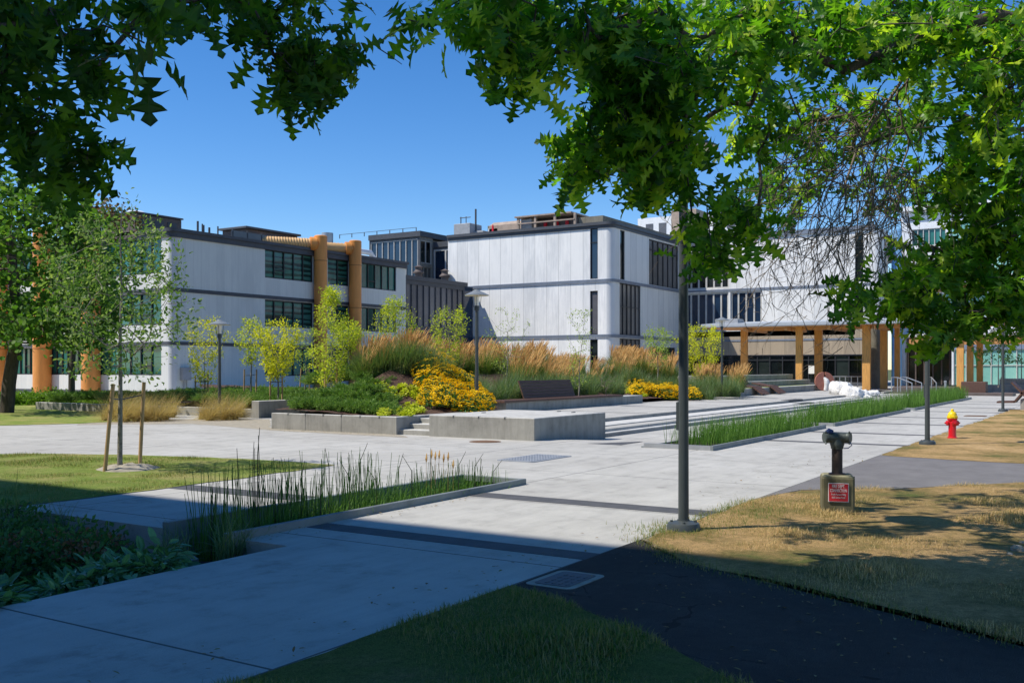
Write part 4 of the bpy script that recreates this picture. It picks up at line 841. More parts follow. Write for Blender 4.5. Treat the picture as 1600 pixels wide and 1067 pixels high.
# ================================================================== FURNITURE
def lamp(x, y, z, h, lab, big=False):
    t = empty('lamp_post', (x, y, z), lab, 'street lamp', local=True)
    m = MB(); m.lathe([(.175, -.05), (.175, .05), (.16, .085), (.065, .11), (.065, .12)], n=24)
    for k in range(4): a = k*math.pi/2+.4; m.lathe([(.015, .07), (.015, .11)], (.125*math.cos(a), .125*math.sin(a), 0), 6)
    m.build('base', M['pole'], t, True)
    MB().tube([(0, 0, .12), (0, 0, 1.2), (0, 0, h-.42)], [.055, .052, .047], 16).build('pole', M['pole'], t, True)
    MB().bevbox(-.02, .05, .05, .075, 1.05, 1.35, .01).build('hand_hole_cover', M['pole'], t)
    m = MB(); m.tube([(0, 0, h-.44), (0, 0, h-.3)], .075, 14)
    for k in range(4): a = k*math.pi/2+.6; m.tube([(.1*math.cos(a), .1*math.sin(a), h-.34), (.13*math.cos(a), .13*math.sin(a), h-.02)], .008, 5)
    m.build('lantern_cage', M['pole'], t, True)
    MB().tube([(0, 0, h-.3), (0, 0, h-.03)], [.06, .08], 12).build('lamp_glass', M['lens'], t, True)
    r = .36; m = MB(); m._lathe([(r, h), (r, h+.02), (r*.6, h+.09), (.1, h+.14), (.07, h+.175), (.0005, h+.18)], (0, 0, 0), 28, 0); m.build('lamp_shade', M['shade'], t, True)
    m = MB(); m._lathe([(.0005, h-.005), (r-.005, h-.002), (r, h)], (0, 0, 0), 28, 0); m.build('shade_underside', M['lens'], t, True)
    return t
x, y = G(1068, 829); lamp(x, y, 0, 3.98, 'nearest and tallest looking lamp post, its round base at the lawn corner')
x, y = G(343, 654); lamp(x, y, 0, 3.15, 'dark lamp post among the blond grass in front of the grey office wall')
x, y = W(745, 29); lamp(x, y, .1, 3.74, 'dark lamp post with conical shade rising from the yellow flowers')
x, y = W(1128, 50); lamp(x, y, .42, 3.7, 'slim lamp post between the tan plumes and the folded wooden loungers')
x, y = G(1449, 695); lamp(x, y, 0, 3.95, 'lamp post beside the walkway to the left of the red hydrant')
x, y = G(1567, 643); lamp(x, y, 0, 3.95, 'farthest right lamp post, where the walkway meets the dry lawn')
# fire department connection
FD = G(1308, 798); ang = math.atan2(-FD[1], -FD[0])        # block faces the walk
t = empty('fire_connection', (FD[0], FD[1], 0), 'weathered pipe standing in a mossy concrete block with a red sign', 'fire connection', local=True)
t.rotation_euler = (0, 0, ang+math.pi/2+math.radians(4)); t['_k'] = 1; del t['_k']
m = MB(); q = lambda w_, d_, z: [(-w_+.02, -d_, z), (w_-.02, -d_, z), (w_, -d_+.02, z), (w_, d_-.02, z), (w_-.02, d_, z), (-w_+.02, d_, z), (-w_, d_-.02, z), (-w_, -d_+.02, z)]
v = []; 
for w_, d_, z in ((.185, .2, -.05), (.183, .198, .4), (.175, .19, .425), (.15, .165, .438), (.1, .1, .436)): v += q(w_, d_, z)
f = [(k*8+i, k*8+(i+1) % 8, k*8+8+(i+1) % 8, k*8+8+i) for k in range(4) for i in range(8)]+[tuple(32+i for i in range(8))]
m.add(v, f); m.build('concrete_block', M['mossy'], t)
m = MB(); m.tube([(0, 0, .42), (0, 0, .45)], .1, 20); m.tube([(0, 0, .43), (0, 0, .77)], .062, 20); m.build('standpipe', M['rust'], t, True)
m = MB(); m.tube([(0, 0, .74), (0, 0, .77), (0, 0, .80), (0, 0, .86)], [.07, .075, .085, .07], 20)
m.tube([(.02, 0, .868), (-.06, -.02, .874), (-.12, -.05, .876)], [.066, .064, .058], 16); m.tube([(-.02, 0, .868), (.06, -.01, .874), (.135, -.03, .876)], [.066, .064, .06], 16)
m.build('siamese_head', M['verdi'], t, True)
for s_ in (-1, 1):
    m = MB(); a = Vector((s_*.115, -.045 if s_ < 0 else -.028, .876)); d = Vector((s_*.035, -.014, 0)); m.tube([a, a+d*.6, a+d], [.066, .068, .062], 14)
    for k in range(3): an = k*2.09; m.tube([a+d*.4+Vector((0, .06*math.cos(an), .06*math.sin(an))), a+d*.4+Vector((s_*.005, .085*math.cos(an), .085*math.sin(an)))], .012, 6)
    m.build('hose_cap', M['verdi'], t, True)
MB().tube([(-.12, -.05, .93), (-.09, -.06, .955), (-.05, -.05, .945)], [.03, .034, .02], 8).build('blue_tag', M['bluecap'], t, True)
MB().tube([(.13, -.06, .84), (.16, -.07, .79), (.12, -.07, .755), (.07, -.06, .75)], .006, 6).build('cap_chain', M['bluecap'], t)
sg = MB().box(-.115, .115, -.214, -.207, .135, .355).build('sign', M['signwhite'], t); MB().box(-.107, .107, -.2175, -.2145, .143, .347).build('sign_face', M['signred'], sg)
def text(body, size, loc, parent, mat, sx=1.0, name='lettering', rot=(math.pi/2, 0, 0), ext=.0012, off=0.0):
    cu = bpy.data.curves.new(name, 'FONT'); cu.body = body; cu.size = size; cu.align_x = 'CENTER'; cu.extrude = ext; cu.offset = off; cu.resolution_u = 2
    tmp = bpy.data.objects.new('tmp', cu); COL.objects.link(tmp); dg = bpy.context.evaluated_depsgraph_get(); me = bpy.data.meshes.new_from_object(tmp.evaluated_get(dg)); bpy.data.objects.remove(tmp)
    for v_ in me.vertices: v_.co.x *= sx
    o = link(name, me, mat, parent); o.location = loc; o.rotation_euler = rot; return o
for s_, sz, z, sx, off in (('FIRE DEPT.', .052, .301, .6, .0007), ('CONNECTION', .05, .252, .56, .0007), ('Frank Forward Bldg', .031, .213, .66, .0), ('6350 Stores Road', .031, .178, .66, .0)):
    text(s_, sz, (0, -.2185, z), sg, M['signwhite'], sx, off=off)
MB().tube([(.187, -.05, .02), (.187, -.05, .42)], .008, 6).box(.184, .19, -.12, .15, .08, .4).build('side_plate', M['rust'], t)
# hydrant
x, y = G(1488, 685); t = empty('fire_hydrant', (x, y, 0), 'red fire hydrant with yellow top standing on the dry lawn', 'fire hydrant', local=True); t.rotation_euler = (0, 0, TH-math.pi/2)
m = MB(); m._lathe([(.115, -.02), (.115, .03), (.095, .04), (.088, .08), (.088, .42), (.105, .44), (.115, .455), (.115, .49)], (0, 0, 0), 24, 0); m.build('barrel', M['red'], t, True)
m = MB(); m._lathe([(.117, .49), (.122, .5), (.122, .535), (.105, .545), (.1, .6), (.07, .64), (.035, .655), (.035, .70), (.02, .715), (.0005, .716)], (0, 0, 0), 24, 0)
for k in range(8): a = k*math.pi/4; m.tube([(.112*math.cos(a), .112*math.sin(a), .49), (.112*math.cos(a), .112*math.sin(a), .55)], .014, 6)
m.build('bonnet', M['yellow'], t, True)
for d in ((1, 0), (-1, 0), (0, -1)):
    m = MB(); rr = .045 if d[0] else .06; o = lambda u: (d[0]*u, d[1]*u, .375); m.tube([o(.06), o(.11), o(.112), o(.14), o(.15), o(.152), o(.185)], [rr, rr, rr+.014, rr+.014, rr*.7, .02, .018], 14); m.build('nozzle', M['red'], t, True)
# covers
def cover(px, py, w_, d_, lab, mat='iron', nm='utility_cover', z=.008):
    x, y = G(px, py); t = empty(nm, (x, y, 0), lab, 'cover', local=True)
    def rr(a, b, r): return arc(-a+r, -b+r, r, 180, 270, 4)+arc(a-r, -b+r, r, 270, 360, 4)+arc(a-r, b-r, r, 0, 90, 4)+arc(-a+r, b-r, r, 90, 180, 4)
    MB().prism(rr(w_, d_, .07), -.05, z+.004).build('frame', M['oldc'] if mat == 'iron' else M[mat], t); m = MB().prism(rr(w_-.06, d_-.06, .04), 0, z+.009)
    for i in range(int(w_*2/.1)):
        for j in range(int(d_*2/.06)): 
            a, b = -w_+.1+i*.1, -d_+.09+j*.06
            if a < w_-.12 and b < d_-.1: m.box(a, a+.05, b, b+.018, z+.008, z+.013)
    m.build('lid', M[mat], t); return t
cover(884, 907, .31, .215, 'rectangular iron utility cover set in the dark asphalt'); x, y = G(758, 690)
t = empty('manhole_cover', (x, y, 0), 'round rusty manhole cover in the paving before the concrete block', 'cover'); MB().tube([(x, y, -.05), (x, y, .006)], .37, 32).build('frame', M['ironb'], t); MB().tube([(x, y, 0), (x, y, .012)], .31, 32).build('lid', M['ironb'], t)
t = cover(836, 716, .75, .4, 'flat bluish steel access panel in the paving before the steps', 'panel', 'access_panel')
t = cover(1524, 650, .35, .35, 'dark square drain cover near the end of the walkway', 'ironb', 'drain_cover')
# sculpture: disc and white form
x, y = W(1288, 67); z0 = ZP+.02
t = empty('disc_sculpture', (x, y, z0), 'round red brown disc sculpture with a white figure in its notch', 'sculpture', local=True); t.rotation_euler = (0, 0, TH-math.pi/2); t.scale = (1.15, 1.15, 1.15)
m = MB(); R_ = .56; o = []
for k in range(40):
    a = math.radians(96+k*(348-0)/39.0); o.append((R_*math.cos(a), R_*math.sin(a)+.55))
o += [(.06, .62), (-.02, .6)]; n = len(o)
m.add([(a, -.1, b) for a, b in o]+[(a, .1, b) for a, b in o], [tuple(range(n-1, -1, -1)), tuple(range(n, 2*n))]+[(i, (i+1) % n, n+(i+1) % n, n+i) for i in range(n)]); m.build('disc', M['disc'], t)
m = MB(); m.tube([(.02, -.2, .02), (.06, -.22, .3), (.1, -.2, .45), (.05, -.2, .62), (-.07, -.2, .78)], [.12, .13, .17, .15, .05], 12); m.build('figure', M['rock'], t, True)
# white boulder
def rock_mesh():
    V = []; n = 46; mm = 26; rg = random.Random(5)
    prof = [(-1.25, .62, .95), (-1.1, .72, 1.0), (-.6, .66, 1.1), (0, .5, 1.0), (.5, .36, .9), (1.0, .28, .78), (1.4, .2, .5), (1.55, .06, .2)]
    def ip(u):
        for i in range(len(prof)-1):
            if prof[i][0] <= u <= prof[i+1][0]:
                t = (u-prof[i][0])/(prof[i+1][0]-prof[i][0]); return [prof[i][k]+(prof[i+1][k]-prof[i][k])*t for k in (1, 2)]
        return prof[-1][1:]
    for i in range(n+1):
        u = -1.25+2.8*i/n; h, w_ = ip(u); e = min(1, (i/n)*14, (1-i/n)*14)**.5 if 0 < i < n else .02
        for j in range(mm):
            a = 2*math.pi*j/mm; c, s = math.cos(a), math.sin(a); c2 = math.copysign(abs(c)**.75, c); s2 = math.copysign(abs(s)**.75, s)
            p = Vector((u, .62*w_*c2*e, h*.5*(1+s2*e)+.0)); d = .11*mn.noise(p*1.6)+.07*mn.noise(p*4)+.035*mn.noise(p*9)
            V.append(p+Vector((d*.6, c*d*1.2, d*1.1)))
    f = [(i*mm+j, i*mm+(j+1) % mm, (i+1)*mm+(j+1) % mm, (i+1)*mm+j) for i in range(n) for j in range(mm)]+[tuple(range(mm-1, -1, -1)), tuple(n*mm+j for j in range(mm))]
    return MB().add(V, f)
x, y = W(1336, 58); t = empty('marble_boulder', (x, y, ZP), 'large rough white marble boulder sprawling over the end of the steps', 'boulder', local=True); t.rotation_euler = (0, 0, TH-math.pi/2)
t.scale = (1.0, 1.0, 1.0)
o = rock_mesh().build('upper_rock', M['rock'], t, False); o.location = (-.05, .3, -.1); o.scale = (1.08, 1.3, 1.2)
o2 = rock_mesh().build('lower_rock', M['rock'], t, False); o2.location = (.2, -.7, -.5); o2.scale = (1.12, 1.6, 1.25); o2.rotation_euler = (0, .13, -.1)
# entrance stair and handrails right of the boulder
rx, ry = W(1400, 64); t = empty('entrance_steps', (rx, ry, 0), 'short run of concrete steps beside the handrails at the entrance', 'steps')
MB().bevbox(rx+2, rx+12, ry-3.2, ry+.6, -.2, ZP+.3, .02).build('landing', M['brownbox'], t)
for k in range(3): MB().bevbox(rx-1+.6*k, rx+5, ry+.8, ry+3, -.3, -.19+.11*(k+1), .01).build('step', M['stepc'], t)
def rail(px0, px1, lab, d0):
    a = Vector((*W(px0, d0), 0)); b = Vector((*W(px1, d0-1.6), 0)); t = empty('handrail', a, lab, 'handrail', 'steel handrails at the entrance')
    m = MB(); hh = .95
    up = [a+Vector((0, 0, ZP)), a+Vector((0, 0, ZP+hh)), a+(b-a)*.3+Vector((0, 0, ZP+hh)), b+Vector((0, 0, hh*.78)), b+Vector((0, 0, 0))]; m.tube(up, .035, 8); m.build('rail', M['steel'], t, True)
    MB().tube([a+(b-a)*.3+Vector((0, 0, ZP)), a+(b-a)*.3+Vector((0, 0, ZP+hh))], .03, 8).build('post', M['steel'], t, True)
rail(1393, 1425, 'steel handrail at the entrance, nearest the timber column', 64); rail(1407, 1440, 'steel handrail at the entrance, middle one', 64.5); rail(1452, 1463, 'steel handrail at the entrance, right one seen past the lamp post', 65)
t = empty('ramp_railing', (*W(1310, 71), ZP), 'low steel railing behind the white boulder before the dark entrance glass', 'railing')
for px in (1303, 1312, 1321, 1330, 1340, 1348): x, y = W(px, 71); MB().tube([(x, y, ZP), (x, y, ZP+.95)], .035, 6).build('post', M['steel'], t)
a, b = W(1300, 71), W(1350, 71); MB().tube([(*a, ZP+.95), (*b, ZP+.95)], .035, 6).tube([(*a, ZP+.5), (*b, ZP+.5)], .02, 6).build('rail', M['steel'], t)
# right end: benches and planters by the last columns
x, y = G(1505, 618); t = empty('dark_bench', (x, y, 0), 'long dark wooden platform bench behind the last timber column', 'bench')
y1 = YatX(1582, x); MB().bevbox(x, x+2.2, y1, y+.3, 0, .18, .02).build('plinth', M['brownbox'], t); MB().bevbox(x+.6, x+1.8, YatX(1538, x), y+.2, .18, .85, .02).build('seat', M['bench'], t)
t = empty('planter_wall', (x+9, 5, 0), 'pale concrete planter wall at the far right behind the dark bench', 'wall')
MB().bevbox(x+9, x+9.6, YatX(1625, x+9), YatX(1538, x+9), 0, .55, .02).build('wall', M['wallc'], t); MB().bevbox(x+9.6, x+13, YatX(1640, x+9), YatX(1560, x+9), 0, .95, .02).build('back_wall', M['wallc'], t)
x, y = G(1590, 641); t = empty('wooden_lounger', (x, y, 0), 'weathered wooden lounger with crossed panels on a concrete plinth at the right edge', 'lounger')
MB().bevbox(x, x+1.2, y-4, y-.1, 0, .45, .02).build('plinth', M['wallc'], t)
def plank(m, a, b, wd, th): 
    a = np.array(a); b = np.array(b); d = norm(b-a); s_ = np.array([1, 0, 0])*wd; n_ = norm(np.cross(d, [1, 0, 0]))*th; v = [a, b, b+n_, a+n_]; v += [q_+s_ for q_ in v]
    m.add(v, [(0, 1, 2, 3), (7, 6, 5, 4), (0, 4, 5, 1), (1, 5, 6, 2), (2, 6, 7, 3), (3, 7, 4, 0)])
for nm, a, b in (('footrest', (x-.1, y+.75, .28), (x-.1, y+.1, .30)), ('seat', (x-.1, y+.1, .30), (x-.1, y-.55, 1.15)), ('backrest', (x-.1, y+.25, 1.1), (x-.1, y-.35, .42)), ('seat_extension', (x-.1, y-.3, .5), (x-.1, y-2.5, .5)), ('headrest', (x-.1, y-.75, .5), (x-.1, y-.95, 1.3))):
    m = MB(); plank(m, a, b, 1.2, .07); m.build(nm, M['bench'], t)
o = MB().lathe([(.06, 0), (.06, .85), (.08, .86), (.08, .95), (.0, .97)], (*W(1477, 57.5), 0), 12).build('bollard', M['steel'], None, True); tag(o, 'small steel bollard in the reeds before the dark lobby glass', 'bollard')
# ================================================================== VEGETATION
def make_tree(name, base, chain, targets, tmpl, per, size, leafmat, bark, lab, cat='tree', group=None, seg=.25, wig=.12, sag=.02, tip_r=.004, spread=.12, droop=.1, rmax=None, bias=.25, minpar=1, seed=0, flat=1.0, extra=None, trunk_r=None, taper=.5):
    rng = np.random.default_rng(seed); A, par, r, tips = grow(chain, targets, seg, wig, sag, rng, bias, tip_r, minpar=minpar)
    t = empty(name, tuple(base), lab, cat, group)
    if trunk_r:
        k = len(chain); s_ = trunk_r/max(r[0], 1e-6); r[:k] = np.maximum(r[:k], [trunk_r*(1-taper*i/k) for i in range(k)])
    V, Fs = limb_mesh(A, par, r, rmax); npmesh('trunk', V, Fs, bark, t, True)
    V, Fs = leaves_at(A, par, tips, per, size, tmpl, spread, droop, rng, flat); npmesh('crown', V, Fs, leafmat, t)
    return t, A, par, r, tips
def stake(x, y, z, h, lean, lab=None, grp='round wooden tree stakes', r=.032):
    o = MB().tube([(x, y, z-.1), (x+lean[0]*.5, y+lean[1]*.5, z+h*.5), (x+lean[0], y+lean[1], z+h)], [r, r*.97, r*.95], 10).build('tree_stake', M['stake'], None, True)
    return tag(o, lab or 'round wooden stake beside a young tree in the planting bed', 'stake', grp)
# --- young staked tree on the left lawn
bx, by = G(187, 733); rng = np.random.default_rng(21)
ch = [(bx, by, -.05), (bx+.01, by, .7), (bx+.03, by+.02, 1.5), (bx+.02, by+.02, 2.1), (bx+.06, by+.03, 3.0), (bx+.05, by+.05, 3.9), (bx+.09, by+.06, 4.45)]
T = []
for i in range(210):
    h = rng.uniform(1.55, 4.2); w_ = .25+1.0*math.sin(math.pi*min(1, max(0, (h-1.2)/3.6)))**.8; a = rng.uniform(0, 2*math.pi); q = w_*rng.uniform(.25, 1)**.6; T.append((bx+q*math.cos(a), by+q*math.sin(a), h))
T += [tuple(P3(px, py, 16.2)) for px, py in ((297, 470), (285, 435), (262, 430), (300, 500), (270, 475), (250, 400), (95, 420), (110, 520), (205, 318), (210, 340), (120, 470), (90, 560), (268, 515))]
make_tree('young_tree', (bx, by, 0), ch, T, SLEAF, 15, .088, M['leaf_yt'], M['bark_y'], 'young slender tree tied between two leaning stakes on the left lawn', seg=.16, wig=.05, spread=.22, tip_r=.0035, trunk_r=.045, taper=.95, bias=.1, minpar=3, seed=4, flat=.6)
x, y = G(163, 737); e = P3(177, 600, Dp(x, y)); stake(x, y, 0, e[2], (e[0]-x, e[1]-y), 'left of the two leaning stakes beside the young tree on the lawn', None, .034)
x, y = G(218, 728); e = P3(225, 597, Dp(x, y)); stake(x, y, 0, e[2], (e[0]-x, e[1]-y), 'right of the two stakes beside the young tree on the lawn', None, .034)
x, y = G(171, 733); m = MB(); a = P3(174, 623, Dp(*G(163, 737))); c = np.array([bx+.02, by, 1.2]); b_ = P3(222, 617, Dp(*G(218, 728)))
m.tube([a, c+[0, 0, -.03], b_], .01, 5); tag(m.build('tree_tie', M['trim']), 'dark strap tying the young tree to its two stakes', 'strap')
def mound(x, y, r, h, mat, nm, lab, cat, z=0.01):
    V = []; n = 26; k = 9
    for i in range(k+1):
        for j in range(n): a = 2*math.pi*j/n; rr = r*i/k*(1+.25*mn.noise(Vector((math.cos(a)*2, math.sin(a)*2, x)))); V.append((x+rr*math.cos(a), y+rr*math.sin(a), z+h*(1-(i/k)**2)*(1+.8*mn.noise(Vector((rr*9*math.cos(a), rr*9*math.sin(a), 1))))-.01*(i == k)))
    o = MB().add(V, [(i*n+j, (i+1)*n+j, (i+1)*n+(j+1) % n, i*n+(j+1) % n) for i in range(k) for j in range(n)]).build(nm, mat, None, True); return tag(o, lab, cat)
mound(bx+.1, by-.1, .55, .07, M['dust'], 'soil_mound', 'small heap of bare sandy soil around the young tree', 'soil')
# --- big tree at the left and a reddish one behind it
bx, by = G(12, 645); d0 = Dp(bx, by); rng = np.random.default_rng(3)
ch = [P3(10, 650, d0), P3(14, 600, d0), P3(20, 560, d0), P3(28, 520, d0), P3(25, 480, d0), P3(20, 420, d0), P3(15, 370, d0)]
T = []
for c, r, n in (((60, 420, d0), (3.6, 3.6, 3.1), 230), ((-60, 400, d0+1), (4, 4, 3.6), 140), ((40, 330, d0+1), (2.2, 2.4, 1.6), 90), ((120, 480, d0-.5), (2.2, 2.2, 1.6), 80), ((60, 520, d0-1.5), (2.6, 2, 1.0), 70), ((115, 350, d0+1), (1.2, 1.4, 1.1), 40)):
    T += list(ellips(n, P3(*c), r, rng, .35))
T = [t for t in T if t[2] > 2.6]
make_tree('broadleaf_tree', (bx, by, 0), ch, T, RLEAF, 15, .2, M['leaf_big'], M['bark'], 'large spreading green tree with thick trunk at the left edge of the photo', seg=.5, wig=.1, spread=.55, tip_r=.011, trunk_r=.27, bias=.2, seed=9, flat=1.0)
d1 = 46; bx, by = W(112, d1); ch = [(bx, by, 0), (bx, by, 1.5), (bx+.1, by, 3), (bx, by+.1, 4.6), (bx, by, 6.2)]; T = []
for c, r, n in (((150, 400, d1), (2.4, 2.4, 2.4), 110), ((120, 470, d1), (2.4, 2.4, 1.8), 50)): T += list(ellips(n, P3(*c), r, rng, .3))
t, A, par, r, tips = make_tree('seeding_tree', (bx, by, 0), ch, T, RLEAF, 14, .17, M['leaf_big'], M['bark'], 'tree with reddish seed clusters at its top, behind the young staked tree', seg=.5, wig=.1, spread=.5, tip_r=.011, trunk_r=.16, bias=.2, seed=10)
T = ellips(90, P3(160, 338, d1), (1.9, 1.9, .7), rng, .1); V, Fs = scatter(*RLEAF, np.repeat(T, 9, 0)+rng.normal(0, .2, (810, 3)), frames(rng.normal(size=(810, 3)), rng), rng.uniform(.1, .2, 810)); npmesh('seed_cluster', V, Fs, M['leaf_red'], t)
# --- small trees of the planting bed
def bed_tree(px, d, ztrunk, hz, wd, top_py, mat, lab, n=110, per=12, size=.075, seed=1, stakes=(), zb=None, shape='vase', grp=None):
    per = int(per*1.25); wd *= .93; size *= 1.18
    x, y = W(px, d); zb = hb(x, y) if zb is None else zb; rng = np.random.default_rng(seed); top = EYE-(top_py-HY)*d/F; H_ = top-zb; T = []
    for i in range(n):
        u = rng.uniform(0, 1)**.9; h = ztrunk+(H_-ztrunk)*u
        w_ = wd*((.25+.9*u**.7) if u < .7 else (1.15-(u-.7)*2.0)) if shape == 'vase' else wd*(.35+math.sin(math.pi*min(1, u+.12))**.8*.75)
        a = rng.uniform(0, 2*math.pi); q = w_*rng.uniform(.1, 1)**.55; T.append((x+q*math.cos(a), y+q*math.sin(a), zb+h))
    ch = [(x, y, zb-.1), (x+rng.normal(0, .02), y, zb+ztrunk*.5), (x+rng.normal(0, .04), y, zb+ztrunk), (x+rng.normal(0, .06), y, zb+ztrunk+.3*(H_-ztrunk)), (x+rng.normal(0, .1), y, zb+ztrunk+.65*(H_-ztrunk))]
    make_tree('young_tree', (x, y, zb), ch, T, SLEAF, per, size, mat, M['bark_y'], lab, 'tree', grp, .22, .1, .02, .004, .2, .0, None, .12, 1, seed, .7, None, .04, .9)
    tp = []
    for k, (sx, top_) in enumerate(stakes):
        X, Y = W(sx, d); z = hb(X, Y); h = EYE-(top_-HY)*d/F-z; stake(X, Y, z, h, (rng.normal(0, .03), rng.normal(0, .03)), None, 'round wooden stakes of the bed trees'); tp.append((X, Y, z+h*.8))
    if len(tp) == 2: tag(MB().tube([tp[0], (x, y, tp[0][2]), tp[1]], .014, 5).build('tree_tie', M['trim']), 'thin dark strap tying a young bed tree to its stakes', 'strap', 'dark straps of the bed trees')
bed_tree(319, 41, 1.1, 0, .95, 497, M['leaf_yel'], 'small yellow green tree immediately left of the lamp post by the grey wall', 120, 12, .09, 31, ((305, 586), (325, 583)))
bed_tree(392, 39, 1.3, 0, .85, 500, M['leaf_yg2'], 'small loose green tree, second in the row before the grey wall', 90, 11, .085, 32, ((381, 577), (400, 577)))
bed_tree(434, 35.5, .95, 0, 1.05, 502, M['leaf_yel'], 'small vase shaped bright yellow green tree in front of the green windows', 190, 14, .08, 33, ((422, 588), (441, 588)))
bed_tree(477, 44, 1.2, 0, .75, 515, M['leaf_pale'], 'thin greyish young tree behind the bright yellow one, before the dark windows', 50, 9, .08, 34, ((468, 575), (484, 575)))
bed_tree(518, 31.5, 1.1, 0, .7, 452, M['leaf_yg2'], 'tallest yellow green tree, in front of the left orange duct', 230, 14, .07, 35, ((507, 563), (527, 566)), None, 'oval')
bed_tree(545, 38, 1.1, 0, .85, 505, M['leaf_yg2'], 'yellow green tree standing between the two orange ducts', 120, 12, .08, 36, ((541, 573), (550, 575)))
bed_tree(618, 35, 1.0, 0, .9, 466, M['leaf_yg2'], 'light green tree rising behind the grasses at the end of the grey wall', 150, 13, .07, 37, (), None, 'oval')
bed_tree(702, 38, .9, 0, 1.0, 482, M['leaf_yg2'], 'light green bushy tree before the grey glazed link', 120, 12, .075, 38, ())
bed_tree(792, 39, .7, 0, 1.1, 482, M['leaf_pale'], 'thin leaved pale tree rising from the plumes in front of the white wall', 75, 7, .065, 39, ())
bed_tree(905, 40, .9, 0, .75, 486, M['leaf_pale'], 'sparse pale green tree in front of the slit window of the white wall', 75, 8, .065, 40, ())
bed_tree(1028, 52, .9, 0, 1.0, 510, M['leaf_pale'], 'pale bushy tree left of the nearest lamp post, before the white block', 90, 11, .09, 41, ())
bed_tree(1095, 57, .6, 0, 1.7, 510, M['leaf_yel'], 'wide yellow green tree between the nearest lamp post and the timber canopy', 210, 14, .10, 42, ())
bed_tree(1560, 66, 1.6, 0, 1.5, 512, M['leaf_far'], 'small green courtyard tree before the teal glass, right of the end columns', 70, 10, .16, 43, (), .5, 'oval')
bed_tree(1596, 68, 1.6, 0, 1.4, 515, M['leaf_far'], 'small green courtyard tree at the right edge', 60, 10, .16, 44, (), .5, 'oval')
# bare shrub near the corner of the white block
x, y = W(948, 41); rng = np.random.default_rng(77); T = [(x+rng.normal(0, .25), y+rng.normal(0, .25), hb(x, y)+rng.uniform(.8, 2.2)) for _ in range(45)]
A, par, r, tips = grow([(x, y, hb(x, y)), (x, y, hb(x, y)+.5)], T, .25, .06, 0, rng, .3, .004); V, Fs = limb_mesh(A, par, r); o = npmesh('bare_shrub', V, Fs, M['twig'], None, True); tag(o, 'leafless brown shrub in the plumes before the rounded white corner', 'shrub')
# --- ornamental grass clumps
def clump_mesh(kind, seed):
    rng = np.random.default_rng(seed); parts = []
    if kind == 'reedgrass':
        n = 210; a = rng.uniform(0, 6.28, n); q = .22*rng.uniform(0, 1, n)**.5; pos = np.stack([q*np.cos(a), q*np.sin(a), np.zeros(n)], 1)
        V, Fs = blade_field(pos, rng.uniform(.7, 1.32, n), .009, .7, .36, 4, rng); return V, Fs
    if kind == 'plume':
        n = 42; V0 = []; P = []
        a = rng.uniform(0, 6.28, n); q = .2*rng.uniform(0, 1, n)**.5
        for i in range(n):
            p0 = np.array([q[i]*math.cos(a[i]), q[i]*math.sin(a[i]), .3]); h = rng.uniform(1.15, 1.6); ln = np.array([math.cos(a[i])*.16+.20*S_, math.sin(a[i])*.16-.20*C_, 1.0])+rng.normal(0, .05, 3); ln = ln/ln[2]
            p1 = p0+ln*(h-.65); cur = ln*np.array([1.6, 1.6, 1]); m_ = MB(); m_.tube([p0, p1], .0035, 3, 0, False)
            top = p1+norm(cur)*.34; w_ = .0145
            m_.tube([p1, p1+(top-p1)*.3, p1+(top-p1)*.7, top+np.array([.02*S_, -.02*C_, -.01])], [.006, w_, w_*.75, .003], 4, 0, False); P.append((np.array([tuple(v) for v in m_.v]), [(np.array([f for f in m_.f]), 0)]))
        return merge(P)
    if kind == 'stipa':
        n = 420; a = rng.uniform(0, 6.28, n); q = .16*rng.uniform(0, 1, n)**.5; pos = np.stack([q*np.cos(a), q*np.sin(a), np.zeros(n)], 1)
        return blade_field(pos, rng.uniform(.45, .8, n), .008, 1.25, .65, 5, rng, (.35*S_, -.35*C_))
    if kind == 'strappy':
        n = 60; a = rng.uniform(0, 6.28, n); q = .08*rng.uniform(0, 1, n)**.5; pos = np.stack([q*np.cos(a), q*np.sin(a), np.zeros(n)], 1)
        return blade_field(pos, rng.uniform(.3, .6, n), .012, .8, .4, 5, rng)
def clump_proto(name, parts, lab, cat, grp):
    t = empty(name, (0, 0, -50), lab, cat, grp, local=True)
    for nm, (V, Fs), mat in parts:
        o = npmesh(nm, V, Fs, mat, t)
        if nm.endswith('_mass'): o['kind'] = 'stuff'
    return t
class Spread:      # first use moves the prototype itself
    def __init__(s, protos): s.p = protos; s.used = [False]*len(protos)
    def put(s, loc, rot, sc, label=None):
        i = random.randrange(len(s.p))
        if not s.used[i]: s.used[i] = True; r = s.p[i]; r.location = loc; r.rotation_euler = (0, 0, rot); r.scale = (sc,)*3; return r
        return copy_tree(s.p[i], loc, rot, sc, label)
    def clean(s):
        for p, u in zip(s.p, s.used):
            if not u:
                for c in list(p.children): bpy.data.objects.remove(c)
                bpy.data.objects.remove(p)
LG = 'clump of tall feather reed grass with tan plumes on the planted mound'
rg = Spread([clump_proto('feather_reed_grass', [('blades', clump_mesh('reedgrass', 50+i), M['blade']), ('plumes', clump_mesh('plume', 60+i), M['plume'])], LG, 'ornamental grass', 'feather reed grass clumps') for i in range(4)])
gr = Spread([clump_proto('green_grass_clump', [('blades', clump_mesh('reedgrass', 70+i), M['blade_b'])], 'arching clump of green ornamental grass without plumes at the edge of the mound', 'ornamental grass', 'green grass clumps without plumes') for i in range(3)])
R = random.Random(9)
def jit(a): return R.uniform(-a, a)
n = 0
x = 24.0
